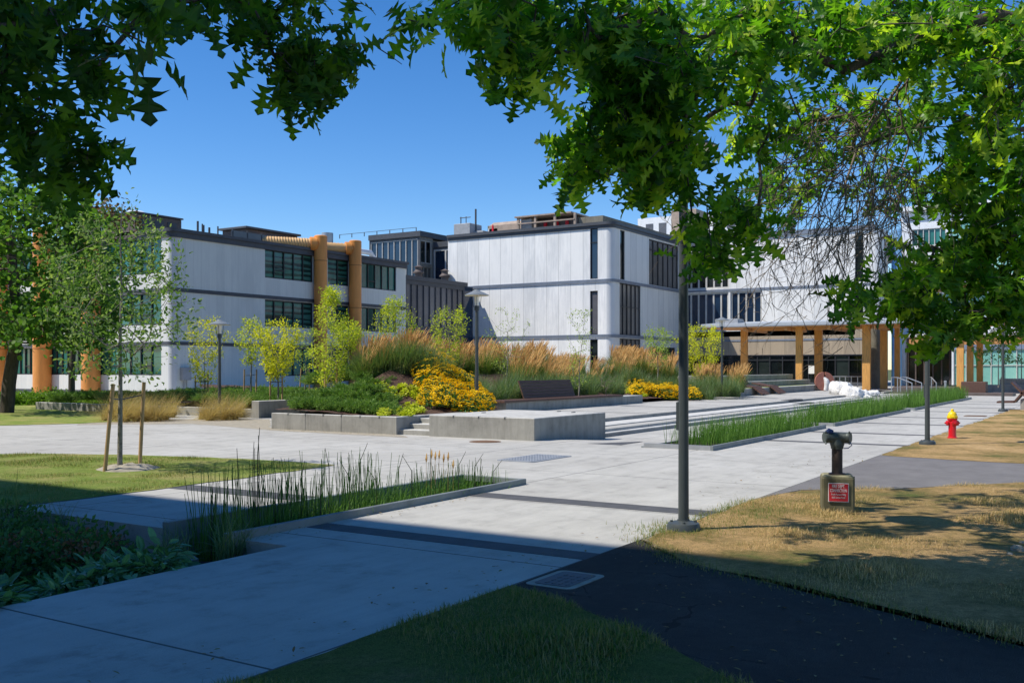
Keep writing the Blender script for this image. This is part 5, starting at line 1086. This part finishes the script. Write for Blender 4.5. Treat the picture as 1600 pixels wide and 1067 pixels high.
while x < 52:        # main ridge of plumes
    for yy in np.arange(yc(x)-2.6, yc(x)+2.4, .72):
        X, Y = x+jit(.3), yy+jit(.28)
        px = 800+F*(X*S_-Y*C_)/Dp(X, Y)
        if not in_bed(X, Y) or px < 650 or px > 1120: continue
        if 905 < px < 948 and R.random() < .7: continue
        if px > 948 and Y < 21.6: continue
        if px < 800 and Y < yc(x)-.3: continue
        rg.put((X, Y, hb(X, Y)-.03), jit(.5), R.uniform(.85, 1.12)*(.72 if 850 < px < 950 else 1)); n += 1
    x += .9
for k in range(16):    # thinner plumes at the left end
    px = 566+k*5+jit(3); X, Y = W(px, 32+jit(1.2)); rg.put((X, Y, hb(X, Y)-.1), jit(.5), R.uniform(.75, .95))
for px, d in ((1146, 52), (1151, 53), (1140, 54), (1119, 53), (1110, 54), (1100, 53), (1156, 52.5), (1090, 53)): X, Y = W(px, d); rg.put((X, Y, .4), jit(.5), R.uniform(.95, 1.1))
for k in range(30): px = 575+jit(1)+k*4.5; X, Y = W(px-12, 31.4+jit(.8)); gr.put((X, Y, hb(X, Y)-.05), jit(3), R.uniform(.75, 1.0))
for k in range(46): X = 28.8+k*.27+jit(.2); Y = 20.0+jit(.6); gr.put((X, Y, hb(X, Y)-.05), jit(3), R.uniform(.75, 1.0))
for k in range(20): px = 1075+k*4; X, Y = W(px, 50+jit(1.0)); gr.put((X, Y, .25), jit(3), R.uniform(.7, 1.0))
for k in range(30): px = 935+k*6; X, Y = W(px, 49+jit(.9)); gr.put((X, Y, hb(X, Y)-.05), jit(3), R.uniform(.75, .95))
rg.clean(); gr.clean()
# paving apron of the second bed under the plumes beside the lamp
st = Spread([clump_proto('blond_grass_clump', [('blades', clump_mesh('stipa', 80+i), M['stipa'])], 'low fluffy clump of blond feather grass beside the back paving edge', 'ornamental grass', 'blond feather grass clumps') for i in range(3)])
for px, py in ((180, 655), (192, 659), (205, 654), (215, 658), (230, 657), (243, 658), (256, 656), (318, 655), (328, 657), (340, 652), (352, 656), (364, 655), (266, 652), (168, 657), (334, 655), (222, 652), (372, 652)):
    x, y = G(px, py); st.put((x, y, 0), jit(.4), R.uniform(.8, 1.1))
st.clean()
# --- black-eyed susans
def flower_clump(seed):
    rng = np.random.default_rng(seed); n = 230; c = ellips(n, (0, 0, .12), (.42, .42, .38), rng, .3); c[:, 2] = np.abs(c[:, 2]); d = norm(c+rng.normal(0, .3, c.shape)+[0, 0, .2])
    lv = scatter(*SLEAF, c, frames(d, rng, 1.0), rng.uniform(.07, .13, n))
    k = 10; pv = []; pf = []
    for i in range(k):
        a = 2*math.pi*i/k; da = .26
        b = len(pv); pv += [(.012*math.cos(a), .012*math.sin(a), 0), (.034*math.cos(a-da), .034*math.sin(a-da), 0), (.048*math.cos(a), .048*math.sin(a), -.012), (.034*math.cos(a+da), .034*math.sin(a+da), 0)]; pf.append((b, b+1, b+2, b+3))
    cv = [(.013*math.cos(j*1.047), .013*math.sin(j*1.047), 0) for j in range(6)]+[(0, 0, .018)]; cf = [(j, (j+1) % 6, 6) for j in range(6)]
    n2 = 120; p = ellips(n2, (0, 0, .2), (.46, .46, .42), rng, .85); p[:, 2] = np.abs(p[:, 2]-.05)+.08; nn = norm(p*np.array([.6, .6, 1])+rng.normal(0, .12, p.shape)+np.array([-.25, .25, .3]))
    ref = rng.normal(size=(n2, 3)); x = norm(np.cross(ref, nn)); y = np.cross(nn, x); Rm = np.stack([x, y, nn], 2); s_ = rng.uniform(1.0, 1.55, n2)
    return lv, scatter(pv, [(pf, 0)], p, Rm, s_), scatter(cv, [(cf, 0)], p, Rm, s_)
def fproto(i):
    lv, pe, co_ = flower_clump(i); return clump_proto('yellow_coneflower', [('leaves', lv, M['leaf_fl']), ('petals', pe, M['petal']), ('flower_centre_mass', co_, M['cone'])], 'rounded clump of yellow coneflowers with dark centres', 'flowers', 'yellow coneflower clumps')
fl = Spread([fproto(90+i) for i in range(3)])
for d, a, b in ((28.3, 662, 782), (29.0, 656, 782), (29.8, 652, 778), (30.6, 650, 775), (31.4, 652, 765), (32.2, 654, 768), (33.0, 658, 745)):
    px = a+16
    while px < b-20: x, y = W(px+jit(5), d+jit(.35)); fl.put((x, y, max(hb(x, y), .38)+R.uniform(-.12, .12)), jit(3), R.uniform(.75, 1.2)) if R.random() < .9 else None; px += 14
for k in range(39): x, y = W(993+(k % 13)*7.4+jit(2), 47+(k//13)*1.1+jit(.2)); fl.put((x, y, max(ZP, hb(x, y)-.1)+.05), jit(3), R.uniform(.85, 1.08))
fl.clean()
# --- junipers, lime rosettes, hedge bushes
def juniper(seed):
    rng = np.random.default_rng(seed); n = 170; a = rng.uniform(0, 6.28, n); el = rng.uniform(.05, .7, n); d = np.stack([np.cos(a)*np.cos(el), np.sin(a)*np.cos(el), np.sin(el)], 1); P = []
    L_ = rng.uniform(.3, .62, n); base = rng.normal(0, .1, (n, 3))*[1, 1, .3]
    for t in (.35, .5, .65, .8, .92, 1.0):
        for s_ in range(4): dd = norm(d+rng.normal(0, .55, (n, 3))); P.append(scatter(*DLEAF, base+d*(L_*t)[:, None]*[1, 1, .75], frames(dd, rng, .5), np.stack([np.full(n, .035), np.full(n, .12), np.full(n, .1)], 1)))
    return merge(P)
ju = Spread([clump_proto('juniper', [('sprays', juniper(100+i), M['juniper'])], 'low spreading green juniper in the planting bed', 'shrub', 'spreading junipers') for i in range(3)])
for x in np.arange(20.6, 27, .62):
    for y in np.arange(17.2, 24.5, .62):
        px = 800+F*((x)*S_-y*C_)/Dp(x, y)
        if in_bed(x, y) and px < 592 and not (x < 20.5): ju.put((x+jit(.2), y+jit(.2), hb(x, y)), jit(3), R.uniform(.8, 1.1))
for x in np.arange(24.4, 34, 1.0):
    for y in np.arange(25.9, 38, 1.15):
        if R.random() < .72: ju.put((x+jit(.4), y+jit(.4), h_b2(x, y)), jit(3), R.uniform(.8, 1.15))
ju.clean()
def rosette(seed, n=55, r=.16, sz=.1):
    rng = np.random.default_rng(seed); c = ellips(n, (0, 0, .03), (r, r, .12), rng, .3); c[:, 2] = np.abs(c[:, 2])+.02; return scatter(*RLEAF, c, frames(norm(c*[1, 1, .5]+rng.normal(0, .2, c.shape)*.3), rng, 2.5), rng.uniform(sz*.6, sz, n))
li = Spread([clump_proto('lime_foliage_plant', [('leaves', rosette(110+i), M['lime'])], 'small lime green leafy plant on brown mulch', 'plant', 'lime green plants on the mulch') for i in range(3)])
for _ in range(75):
    px = R.uniform(592, 660); d = R.uniform(25.6, 30); x, y = W(px, d)
    if in_bed(x, y) and (d > 29 or d < 26 or R.random() < .4) : li.put((x, y, hb(x, y)), jit(3), R.uniform(.7, 1.1))
for k in range(18): x, y = W(945+k*4+jit(3), 47+jit(1.2)); li.put((x, y, hb(x, y)), jit(3), R.uniform(.9, 1.3))
li.clean()
def bush(seed, n=900, r=(.75, .75, .5), sz=.11):
    rng = np.random.default_rng(seed); c = ellips(n, (0, 0, .12), r, rng, .6); c += .14*np.sin(c*7+seed); c[:, 2] = np.abs(c[:, 2]); return scatter(*SLEAF, c, frames(norm(c+rng.normal(0, .5, c.shape)), rng, .8), rng.uniform(sz*.6, sz*1.2, n))
he = Spread([clump_proto('hedge_bush', [('leaves', bush(120+i), M['leaf_hedge'])], 'rounded bright green bush in the low hedge before the office wing', 'bush', 'bushes of the low hedge') for i in range(3)])
for k in range(62):
    px = -60+k*5.7; x, y = W(px, 46+jit(.8)); he.put((x, y, -.05), jit(3), R.uniform(.95, 1.3) if px < 205 else R.uniform(.7, .9))
for k in range(14): x, y = W(300+k*14+jit(3), 44+jit(1)); he.put((x, y, h_b2(x, y)), jit(3), R.uniform(.5, .7))
he.clean()
# --- shaded foreground bed
def broad(seed):
    rng = np.random.default_rng(seed); n = 80; c = ellips(n, (0, 0, .0), (.24, .24, .26), rng, .7); c[:, 2] = np.abs(c[:, 2])+.03; d = norm(c*[1, 1, .25]+rng.normal(0, .1, c.shape)+[0, 0, -.05]); return scatter(*SLEAF, c, frames(d, rng, 2.2), np.stack([rng.uniform(.1, .15, n)]*1+[rng.uniform(.11, .17, n)]+[np.full(n, .15)], 1))
br = Spread([clump_proto('broadleaf_plant', [('leaves', broad(130+i), M['broad'])], 'low clump of broad dark green leaves in the shaded foreground bed', 'plant', 'broad leaved plants of the shaded bed') for i in range(3)])
for _ in range(78):
    x = R.uniform(-2, 5.9); y = 6.95+R.uniform(0, 1.0)+max(0, 3-x)*.05; br.put((x, y, h_front(x, y)), jit(3), R.uniform(.7, 1.1))
br.clean()
sd = Spread([clump_proto('sedum', [('leaves', rosette(140+i, 90, .2, .09), M['broad']), ('flower_head_mass', scatter(*RLEAF, *(lambda c, g: (c, frames(g.normal(size=c.shape), g), g.uniform(.02, .045, len(c))))(ellips(420, (0, 0, .2), (.24, .24, .09), np.random.default_rng(145+i), .5), np.random.default_rng(146+i))), M['sedum'])], 'sedum with reddish brown flower heads in the shaded bed', 'plant', 'reddish sedums of the shaded bed') for i in range(2)])
for px, py in ((75, 850), (95, 862), (130, 845), (145, 858), (60, 862), (30, 860), (15, 852), (120, 868), (160, 850), (45, 846)): x, y = G(px, py, -.15); sd.put((x, y, h_front(x, y)+.05), jit(3), R.uniform(1.0, 1.3))
sd.clean()
sp = Spread([clump_proto('strappy_plant', [('blades', clump_mesh('strappy', 150+i), M['blade_b'])], 'clump of narrow arching leaves in the shaded foreground bed', 'plant', 'strappy plants of the shaded bed') for i in range(3)])
for px, py in ((8, 838), (25, 826), (50, 822), (72, 830), (258, 862), (270, 868), (285, 860), (350, 868), (366, 864), (40, 815), (10, 805), (265, 880), (100, 818), (385, 858)): x, y = G(px, py, -.1); sp.put((x, y, h_front(x, y)), jit(3), R.uniform(.7, 1.1)*(1.5 if px < 110 else 1))
sp.clean()
cg_ = Spread([clump_proto('dark_shrub', [('stems', limb_mesh(*(lambda q: (q[0], q[1], q[2]))(grow([(0, 0, 0), (0, 0, .1)], [tuple(p) for p in ellips(60, (0, 0, .15), (.65, .65, .5), np.random.default_rng(160+i), .5) if p[2] > .05], .12, .08, .02, np.random.default_rng(165+i), .3, .003))), M['bark']), ('leaves', scatter(*DLEAF, *(lambda g: (lambda c: (c, frames(norm(c+g.normal(0, .4, c.shape)), g, .6), g.uniform(.045, .09, len(c))))(np.abs(ellips(1500, (0, 0, .1), (.65, .65, .5), g, .2))*np.sign(np.column_stack([g.normal(size=1500), g.normal(size=1500), np.ones(1500)]))))(np.random.default_rng(170+i))), M['leaf_fl'])], 'dark small leaved shrub in the shaded foreground bed', 'shrub', 'dark shrubs of the shaded bed') for i in range(2)])
for x in np.arange(-3.5, 6.3, .68):
    for y in (8.3, 9.0, 9.7, 10.4, 11.1):
        if y < 8.9 and x > 2.6: continue
        if R.random() < .92: X, Y = x+jit(.25), y+jit(.2); X = min(X, 6.35); k_ = 1.25 if x < 4.6 else (1.0 if y > 8.6 else .6); cg_.put((X, Y, h_front(X, Y)), jit(3), R.uniform(.75, 1.05)*k_)
cg_.clean()
# --- rushes in the channel (nobody could count them)
rng = np.random.default_rng(5); n = 620; u = rng.uniform(0, 1, n); X = 6.95+u*5.1; Y = rng.uniform(7.6, 8.45, n); keep = rng.uniform(0, 1, n) < (1.15-u*.45); X, Y = X[keep], Y[keep]; n = len(X)
tv = [(math.cos(a)*.0055*(1-.5*t), math.sin(a)*.0055*(1-.5*t), t) for t in (0, .5, 1) for a in (0, 2.09, 4.19)]; tf = [(i*3+k, i*3+(k+1) % 3, i*3+3+(k+1) % 3, i*3+3+k) for i in range(2) for k in range(3)]
up = norm(np.stack([rng.normal(0, .07, n), rng.normal(0, .07, n), np.ones(n)], 1)); xx = norm(np.cross(up, [0, 1, .01])); Rm = np.stack([xx, np.cross(up, xx), up], 2)
H_ = (rng.uniform(.65, 1.15, n))*np.where(X > 9.5, .72, 1.0); s3 = np.stack([np.ones(n)*1.1, np.ones(n)*1.1, H_], 1); V, Fs = scatter(tv, [(tf, 0)], np.stack([X, Y, np.full(n, -.42)], 1), Rm, s3)
o = npmesh('horsetail_rushes', V, Fs, M['rush'], None, True); tag(o, 'thin upright green rush stems growing in the sunken channel', 'rushes', None, 'stuff')
n = 2600; X = rng.uniform(6.95, 12.1, n); Y = rng.uniform(7.55, 8.48, n); V, Fs = blade_field(np.stack([X, Y, np.full(n, -.42)], 1), rng.uniform(.4, .72, n), .011, .45, .22, 3, rng)
o = npmesh('channel_grass', V, Fs, M['reed']); tag(o, 'fresh green grass blades at the foot of the channel rushes', 'grass', None, 'stuff')
m = MB(); R2 = random.Random(4)
for px, top, d, c in ((560, 692, 12.0, .25), (548, 718, 11.5, -.3), (500, 735, 11, .1), (395, 690, 10.9, .03), (372, 700, 10.8, -.03), (402, 668, 10.7, .06), (398, 700, 10.6, .0), (405, 680, 10.6, -.02), (622, 708, 12.6, .15), (645, 712, 12.8, -.3), (672, 700, 13, .02), (715, 705, 13.4, .25), (740, 708, 13.6, .3), (470, 720, 11.3, .1), (590, 730, 12.2, -.3), (770, 718, 14, .3), (355, 745, 10.4, 0), (330, 752, 10.2, .05), (455, 745, 11, .02), (750, 716, 13.7, .05), (515, 700, 11.6, -.12), (430, 735, 10.9, 0)):
    b = P3(px, 800, d); a = np.array([b[0], min(8.4, max(7.6, b[1])), -.42]); q = P3(px, top, d); k = np.array([S_, -C_, 0])*c*.5; m.tube([a, a+(q-a)*.45+k*.1, a+(q-a)*.8+k*.1, q+k*.9], [.0075, .0065, .005, .003], 5)
o = m.build('tall_rush_stems', M['rushd'], None, True); tag(o, 'few taller dark curved rush stems above the channel', 'rushes', None, 'stuff')
P = []
for px, py in ((674, 702), (680, 705), (686, 703), (693, 708), (700, 706), (666, 708), (708, 718)):
    q = P3(px, py+14, 13.2); m_ = MB(); m_.tube([(q[0], q[1], -.4), q], .003, 4); m_.tube([q, q+[0, 0, .05], q+[.01, 0, .12]], [.006, .017, .004], 5); P.append((np.array([tuple(v) for v in m_.v]), [(np.array([f for f in m_.f if len(f) == 4]), 0)]))
V, Fs = merge(P); o = npmesh('seed_heads', V, Fs, M['plume']); tag(o, 'few pale tan seed heads among the channel rushes', 'rushes', None, 'stuff')
# --- reeds in the walkway beds
for x0, x1, y0, y1, n, h, lab in ((19.7, 28.1, 7.3, 8.6, 5200, .62, 'green reeds filling the nearest walkway bed'), (29.3, 40.9, 7.3, 8.5, 5600, .72, 'green reeds filling the middle walkway bed'), (42.1, 58.8, 7.3, 8.5, 5200, .85, 'green reeds filling the farthest walkway bed')):
    X = rng.uniform(x0, x1, n); Y = rng.uniform(y0, y1, n); keep = np.ones(n, bool)
    if x0 < 20: keep = rng.uniform(0, 1, n) < np.clip((X-19.7)/1.6, .07, 1)
    dn = .6+.4*np.sin(X*2.3)*np.sin(Y*5+X); keep &= rng.uniform(0, 1, n) < dn+.35
    X, Y = X[keep], Y[keep]; k = len(X); V, Fs = blade_field(np.stack([X, Y, np.zeros(k)], 1), h*rng.uniform(.45, 1.05, k), .011, .2, .16, 3, rng); o = npmesh('reeds', V, Fs, M['reed']); tag(o, lab, 'reeds', None, 'stuff')
# --- lawn blades near the viewer
from mathutils.geometry import tessellate_polygon
def fill_pts(poly, n, rng, dmax=99, fall=None):
    P = np.array(poly); tr = tessellate_polygon([[Vector((x, y, 0)) for x, y in poly]]); A_t = np.array([abs((P[b][0]-P[a][0])*(P[c][1]-P[a][1])-(P[c][0]-P[a][0])*(P[b][1]-P[a][1]))/2 for a, b, c in tr])
    k = rng.choice(len(tr), n, p=A_t/A_t.sum()); u, v = rng.uniform(0, 1, n), rng.uniform(0, 1, n); f = u+v > 1; u[f], v[f] = 1-u[f], 1-v[f]; T = np.array(tr)[k]
    q = P[T[:, 0]]+(P[T[:, 1]]-P[T[:, 0]])*u[:, None]+(P[T[:, 2]]-P[T[:, 0]])*v[:, None]; d = q[:, 0]*C_+q[:, 1]*S_; px = 800+F*(q[:, 0]*S_-q[:, 1]*C_)/np.maximum(d, .1)
    return q[(d > 2) & (d < dmax) & (px > -60) & (px < 1660)]
def turf(nm, poly, n, hh, mat, lab, dmax=99, clip=None, w_=.05, bend=.7):
    q = fill_pts(poly, n, rng, dmax); k = len(q)
    nzv = np.array([mn.noise(Vector((a*1.3, b*1.3, .5))) for a, b in q]); hs = rng.uniform(*hh, k)*np.clip(1+nzv*1.7, .25, 2.2)
    dd = q[:, 0]*C_+q[:, 1]*S_; V, Fs = blade_field(np.stack([q[:, 0], q[:, 1], np.zeros(k)], 1), hs, w_, bend, .5, 2, rng); 
    o = npmesh(nm, V, Fs, mat); tag(o, lab, 'grass', None, 'stuff'); return o
clipA = [(2.0, E_+.03), (6.45, E_+.03), G(870, 935), G(1000, 988), G(1150, 1065), G(1300, 1130), (2.5, 1)]
turf('shaded_grass', clipA, 60000, (.025, .06), M['turf'], 'shaded green lawn grass in the bottom foreground')
clipB = [G(1001, 846), (12.3, E_+.03), G(1195, 776), G(1250, 765), G(1400, 763), G(1600, 753), G(1660, 753), G(1700, 1045), G(1600, 1010), G(1400, 955), G(1200, 910), G(1070, 880)]
turf('dry_grass', clipB, 95000, (.02, .05), M['turfdry'], 'sun dried golden lawn grass around the fire connection')
edge = []
for a, b in ((G(1001, 846), G(1070, 880)), (G(1070, 880), G(1200, 910)), (G(1200, 910), G(1400, 955)), (G(1400, 955), G(1600, 1010)), (G(1001, 846), (12.3, E_+.03))):
    k = int(math.dist(a, b)*420); t_ = rng.uniform(0, 1, k)[:, None]; edge.append(np.array(a)+(np.array(b)-np.array(a))*t_+rng.normal(0, .09, (k, 2)))
q = np.concatenate([*edge, np.array(G(1068, 829))+rng.normal(0, .26, (1500, 2)), np.array(G(1150, 800))+rng.normal(0, 1, (2600, 2))*[.7, .22]-[0, .25]]); k = len(q)
V, Fs = blade_field(np.stack([q[:, 0], q[:, 1], np.zeros(k)], 1), rng.uniform(.025, .07, k), .05, .7, .5, 3, rng); o = npmesh('edge_grass', V, Fs, M['turf']); tag(o, 'longer green grass along the edge of the dry lawn', 'grass', None, 'stuff')
turf('left_lawn_grass', [(5, 11.6), G(300, 757), G(515, 727), G(470, 723), G(350, 717), G(200, 712), G(60, 710), G(-80, 712), G(-80, 790)], 45000, (.02, .045), M['turf'], 'green lawn grass around the young staked tree', 60, w_=.07)
# --- little stones on the dry lawn and debris at walls
t_ = MB(); 
for px, py, r in ((1590, 862, .06), (1578, 868, .03), (1597, 850, .03)):
    x, y = G(px, py); v = []; n = 10
    for i in range(6):
        for j in range(n): a = 2*math.pi*j/n; ph = math.pi*i/5; p = Vector((math.sin(ph)*math.cos(a), math.sin(ph)*math.sin(a), math.cos(ph))); p *= 1+.3*mn.noise(p*2+Vector((x, y, 0))); v.append((x+p.x*r, y+p.y*r, r*.4+p.z*r*.7))
    o = MB().add(v, [(i*n+j, (i+1)*n+j, (i+1)*n+(j+1) % n, i*n+(j+1) % n) for i in range(5) for j in range(n)]).build('stone', M['dust'], None, True); tag(o, 'small pale stone on the dry lawn near the right edge', 'stone', 'small stones on the dry lawn')
q = np.concatenate([fill_pts([(3, 4.1), (6.5, 4.1), (9, 4.1), (9, 4.7), (3, 4.8)], 90, rng), fill_pts(clipA[2:6]+[G(1600, 1008), G(1003, 845)], 150, rng), fill_pts([(6.6, 7.0), (12, 7.2), (12, 7.44), (6.6, 7.44)], 60, rng), fill_pts(clipB[:5], 120, rng), fill_pts([(12, 4), (19.5, 4), (19.5, 5), (12, 5)], 50, rng), fill_pts([(19, 15.8), (19, 20.2), (19.6, 20.2), (19.6, 15.8)], 120, rng)])
k = len(q); V, Fs = scatter(*SLEAF, np.stack([q[:, 0], q[:, 1], np.full(k, .016)], 1), frames(rng.normal(size=(k, 3))*[1, 1, .12], rng, 6), rng.uniform(.018, .05, k)); o = npmesh('leaf_litter', V, Fs, M['litter']); tag(o, 'scattered dry leaves and debris along the paving edges', 'fallen leaves', None, 'stuff')
# ================================================================== FOREGROUND OAK
rng = np.random.default_rng(99)
tx, ty = W(1990, 9.2)
trunk = [np.array([tx, ty, -.1]), np.array([tx, ty, 1.2]), np.array([tx-.05, ty+.03, 2.4]), np.array([tx-.2, ty+.15, 3.4]), P3(1850, 120, 9.0), P3(1700, 60, 8.6), P3(1560, 25, 8.3), P3(1430, 60, 8.0), P3(1320, 110, 7.8), P3(1240, 70, 7.6)]
blobs = [  # px, py, depth, rx, ry (px), sprays, leaf size
 (800, 60, 6.6, 62, 75, 44), (760, 20, 6.5, 60, 45, 26), (830, 110, 6.7, 45, 40, 20), (930, 40, 7.2, 60, 60, 34), (945, 140, 7.4, 42, 60, 24), (925, 235, 7.8, 60, 42, 36), (960, 215, 7.8, 45, 35, 18), (900, 270, 7.8, 30, 28, 14),
 (1000, 180, 7.4, 60, 90, 50), (990, 60, 7.4, 70, 70, 44), (1010, 285, 7.6, 45, 36, 22), (1060, 120, 7.2, 60, 90, 46), (1052, 235, 7.5, 44, 66, 27), (1095, 345, 7.5, 24, 40, 10), (1125, 400, 7.5, 38, 22, 9), (1145, 330, 7.6, 45, 60, 13), (1180, 360, 7.6, 26, 26, 5), (1185, 190, 8.4, 70, 80, 30), (1160, 70, 7.6, 90, 70, 50),
 (1290, 60, 7.9, 90, 70, 50), (1290, 190, 9.4, 80, 80, 36), (1400, 60, 8.2, 90, 70, 46), (1500, 60, 8.4, 90, 80, 46), (1580, 90, 8.0, 70, 110, 42), (1530, 200, 8.6, 80, 90, 46), (1590, 280, 8.2, 70, 100, 50), (1490, 300, 8.8, 60, 60, 28), (1420, 180, 9.8, 70, 70, 30),
 (1540, 380, 8.4, 75, 60, 38), (1480, 420, 8.4, 66, 50, 32), (1430, 455, 8.3, 55, 40, 26), (1400, 480, 8.3, 35, 22, 10), (1560, 460, 8.5, 60, 46, 24), (1460, 520, 8.3, 35, 32, 15), (1520, 500, 8.4, 40, 30, 16), (1600, 400, 8.6, 50, 90, 34), (1590, 500, 8.6, 40, 40, 16), (1330, 480, 8.0, 24, 18, 6), (1320, 460, 8, 14, 16, 3), (1230, 290, 9.8, 70, 60, 30), (660, 35, 6.4, 34, 26, 7), (1380, 290, 10, 70, 60, 18)]
T = []; LS = []
for px, py, d, rx, ry, n in blobs:
    k = norm(rng.normal(size=(n, 3)))*(rng.uniform(.1, 1, n)**.45)[:, None]
    for u in k: T.append(P3(px+u[0]*rx*.9, py+u[1]*ry*.9-6, d+u[2]*rx/F*d*1.3+rng.normal(0, .25)))
vis = len(T)
for k in range(330):      # high boughs whose shade dapples the dry lawn
    pxg = rng.uniform(1225, 1680); pyg = (832-(pxg-1225)*.03+rng.normal(0, 9)) if k % 5 < 3 else (783+rng.normal(0, 11))
    if k % 5 >= 3 and pxg < 1330: continue
    gx_, gy_ = G(pxg, pyg)
    if mn.noise(Vector((gx_*1.1, gy_*1.1, 4.2))) < -.16: continue
    h_ = rng.uniform(5.8, 6.8); T.append(np.array([gx_-.495*h_, gy_+.495*h_, h_]))
for c, r, n in (((1780, 60, 9.8), (2.4, 2.6, 2.0), 110), ((1500, -200, 9.5), (3.4, 3.2, 1.0), 70), ((2100, -100, 10), (3.5, 3.5, 2.6), 150), ((1800, -500, 10.8), (3.6, 3.6, 1.6), 110)):
    T += [t for t in ellips(n, P3(*c), r, rng, .2)]
A, par, r, tips = grow(trunk, T, .28, .09, .03, rng, .12, .0042, minpar=3); k = len(trunk); r[:k] = np.maximum(r[:k], [.24, .21, .2, .17, .10, .07, .055, .042, .034, .028])
t = empty('oak_tree', (tx, ty, 0), 'big sunlit oak whose leafy boughs and bare twigs overhang the right half', 'tree')
V, Fs = limb_mesh(A, par, r, .26); npmesh('trunk', V, Fs, M['bark'], t, True)
V, Fs = leaves_at(A, par, tips, 5, .158, OAK, .2, .4, rng, .9); npmesh('crown', V, Fs, M['leaf_oak'], t)
# dead twig tangle
T2 = []
for px, py, d, rx, ry, n in ((1290, 300, 8.6, 120, 120, 120), (1330, 220, 8.6, 120, 90, 90), (1400, 330, 8.5, 60, 90, 50), (1560, 230, 8.4, 60, 90, 30)):
    kk = norm(rng.normal(size=(n, 3)))*(rng.uniform(.02, 1, n)**.5)[:, None]; T2 += [P3(px+u[0]*rx, py+u[1]*ry, d+u[2]*.7) for u in kk]
ch2 = [P3(1500, 60, 8.4), P3(1420, 110, 8.5), P3(1380, 170, 8.5), P3(1340, 230, 8.5), P3(1320, 290, 8.4)]
A2, par2, r2, tips2 = grow(ch2, T2, .12, .12, -.05, rng, .22, .0034, pw=3.0); V1, F1 = limb_mesh(A2, par2, r2, .014, .009, (4, 6))
SA, SP, SR = [], [], []                      # thin drooping strands with side twigs
def strand(p, d, L_, r0, depth):
    k = max(4, int(L_/.055)); par_ = -1; bend = rng.normal(0, .10, 3)
    for i_ in range(k+1):
        SA.append(p.copy()); SP.append(par_); SR.append(r0*(1-.75*i_/k)); par_ = len(SA)-1
        d = norm(d+bend*.55+rng.normal(0, .13, 3)+np.array([0, 0, -.075])); bend = bend*.8+rng.normal(0, .07, 3); p = p+d*L_/k
        if depth and i_ > 0 and rng.uniform() < .34: strand(p.copy(), norm(d+rng.normal(0, .6, 3)), L_*rng.uniform(.25, .5), r0*.65, depth-1)
LEFT = np.array([-S_, C_, 0])
for q_ in rng.choice(len(A2), 150):
    p = A2[q_]; px_ = 800+F*(p[0]*S_-p[1]*C_)/Dp(p[0], p[1])
    if px_ > 1480: continue
    strand(p.copy(), norm(LEFT*rng.uniform(-.2, .8)+np.array([0, 0, -rng.uniform(.3, 1)])+rng.normal(0, .3, 3)), rng.uniform(.45, 1.05), .0062, 2)
V2, F2 = limb_mesh(np.array(SA), np.array(SP), np.array(SR), None, .009, (3, 6)); V, Fs = merge([(V1, F1), (V2, F2)]); npmesh('bare_twigs', V, Fs, M['twig'], t, True)
# left bough, dark, close
trunk = [np.array([-2.8, 5.4, -.1]), np.array([-2.7, 5.4, 2.4]), np.array([-2.2, 5.3, 4.2]), P3(-420, -260, 4.2), P3(-200, -60, 4.4), P3(-60, 60, 4.5), P3(60, 30, 4.6)]
T = []
for px, py, d, rx, ry, n in ((30, 60, 4.8, 70, 80, 22), (110, 60, 4.2, 80, 60, 13), (190, 50, 3.4, 50, 55, 6), (70, 200, 4.8, 55, 50, 11), (20, 150, 4.9, 40, 70, 10), (120, 245, 5.2, 50, 34, 15), (95, 285, 5.2, 45, 22, 9), (20, 220, 5, 26, 70, 9), (250, 25, 4.6, 60, 24, 9), (330, 4, 5.0, 60, 14, 5), (400, 40, 5.2, 40, 26, 6), (470, 95, 5.4, 60, 55, 22), (520, 105, 5.4, 50, 30, 13), (475, 155, 5.4, 30, 28, 6), (145, 120, 4.4, 36, 40, 6), (430, 15, 5.4, 60, 24, 6)):
    kk = norm(rng.normal(size=(n, 3)))*(rng.uniform(.05, 1, n)**.5)[:, None]; T += [P3(px+u[0]*rx*.85, py+u[1]*ry*.85-8, d+u[2]*.35) for u in kk if rng.uniform() < .85]
for c, r_, n in (((-200, -100, 4.6), (1.0, 1.0, .7), 60), ((200, -150, 5), (1.6, 1.2, .4), 60)): T += list(ellips(n, P3(*c), r_, rng, .2))
A, par, r, tips = grow(trunk, T, .2, .07, .03, rng, .12, .0032, minpar=3); r[:7] = np.maximum(r[:7], [.2, .17, .13, .06, .035, .025, .02])
t = empty('shade_oak', (-2.8, 5.4, 0), 'dark shaded oak bough with pointed leaves hanging into the top left corner', 'tree')
V, Fs = limb_mesh(A, par, r, .22); npmesh('trunk', V, Fs, M['bark'], t, True)
V, Fs = leaves_at(A, par, tips, 6, .13, OAK, .15, .45, rng, 1.0); npmesh('crown', V, Fs, M['leaf_dk'], t)
for a, b, c in ((P3(590, 75, 5.5), P3(610, 88, 5.5), P3(628, 101, 5.5)), (P3(590, 75, 5.5), P3(598, 62, 5.5), P3(618, 52, 5.5))): npmesh('bare_twig', *(lambda m_: (np.array([tuple(v) for v in m_.v]), [(np.array([f for f in m_.f if len(f) == 4]), 0)]))(MB().tube([a, b, c], [.004, .003, .002], 5)), M['bark'], t)
scn.render.engine = 'CYCLES'; scn.cycles.max_bounces = 6; scn.cycles.transparent_max_bounces = 4
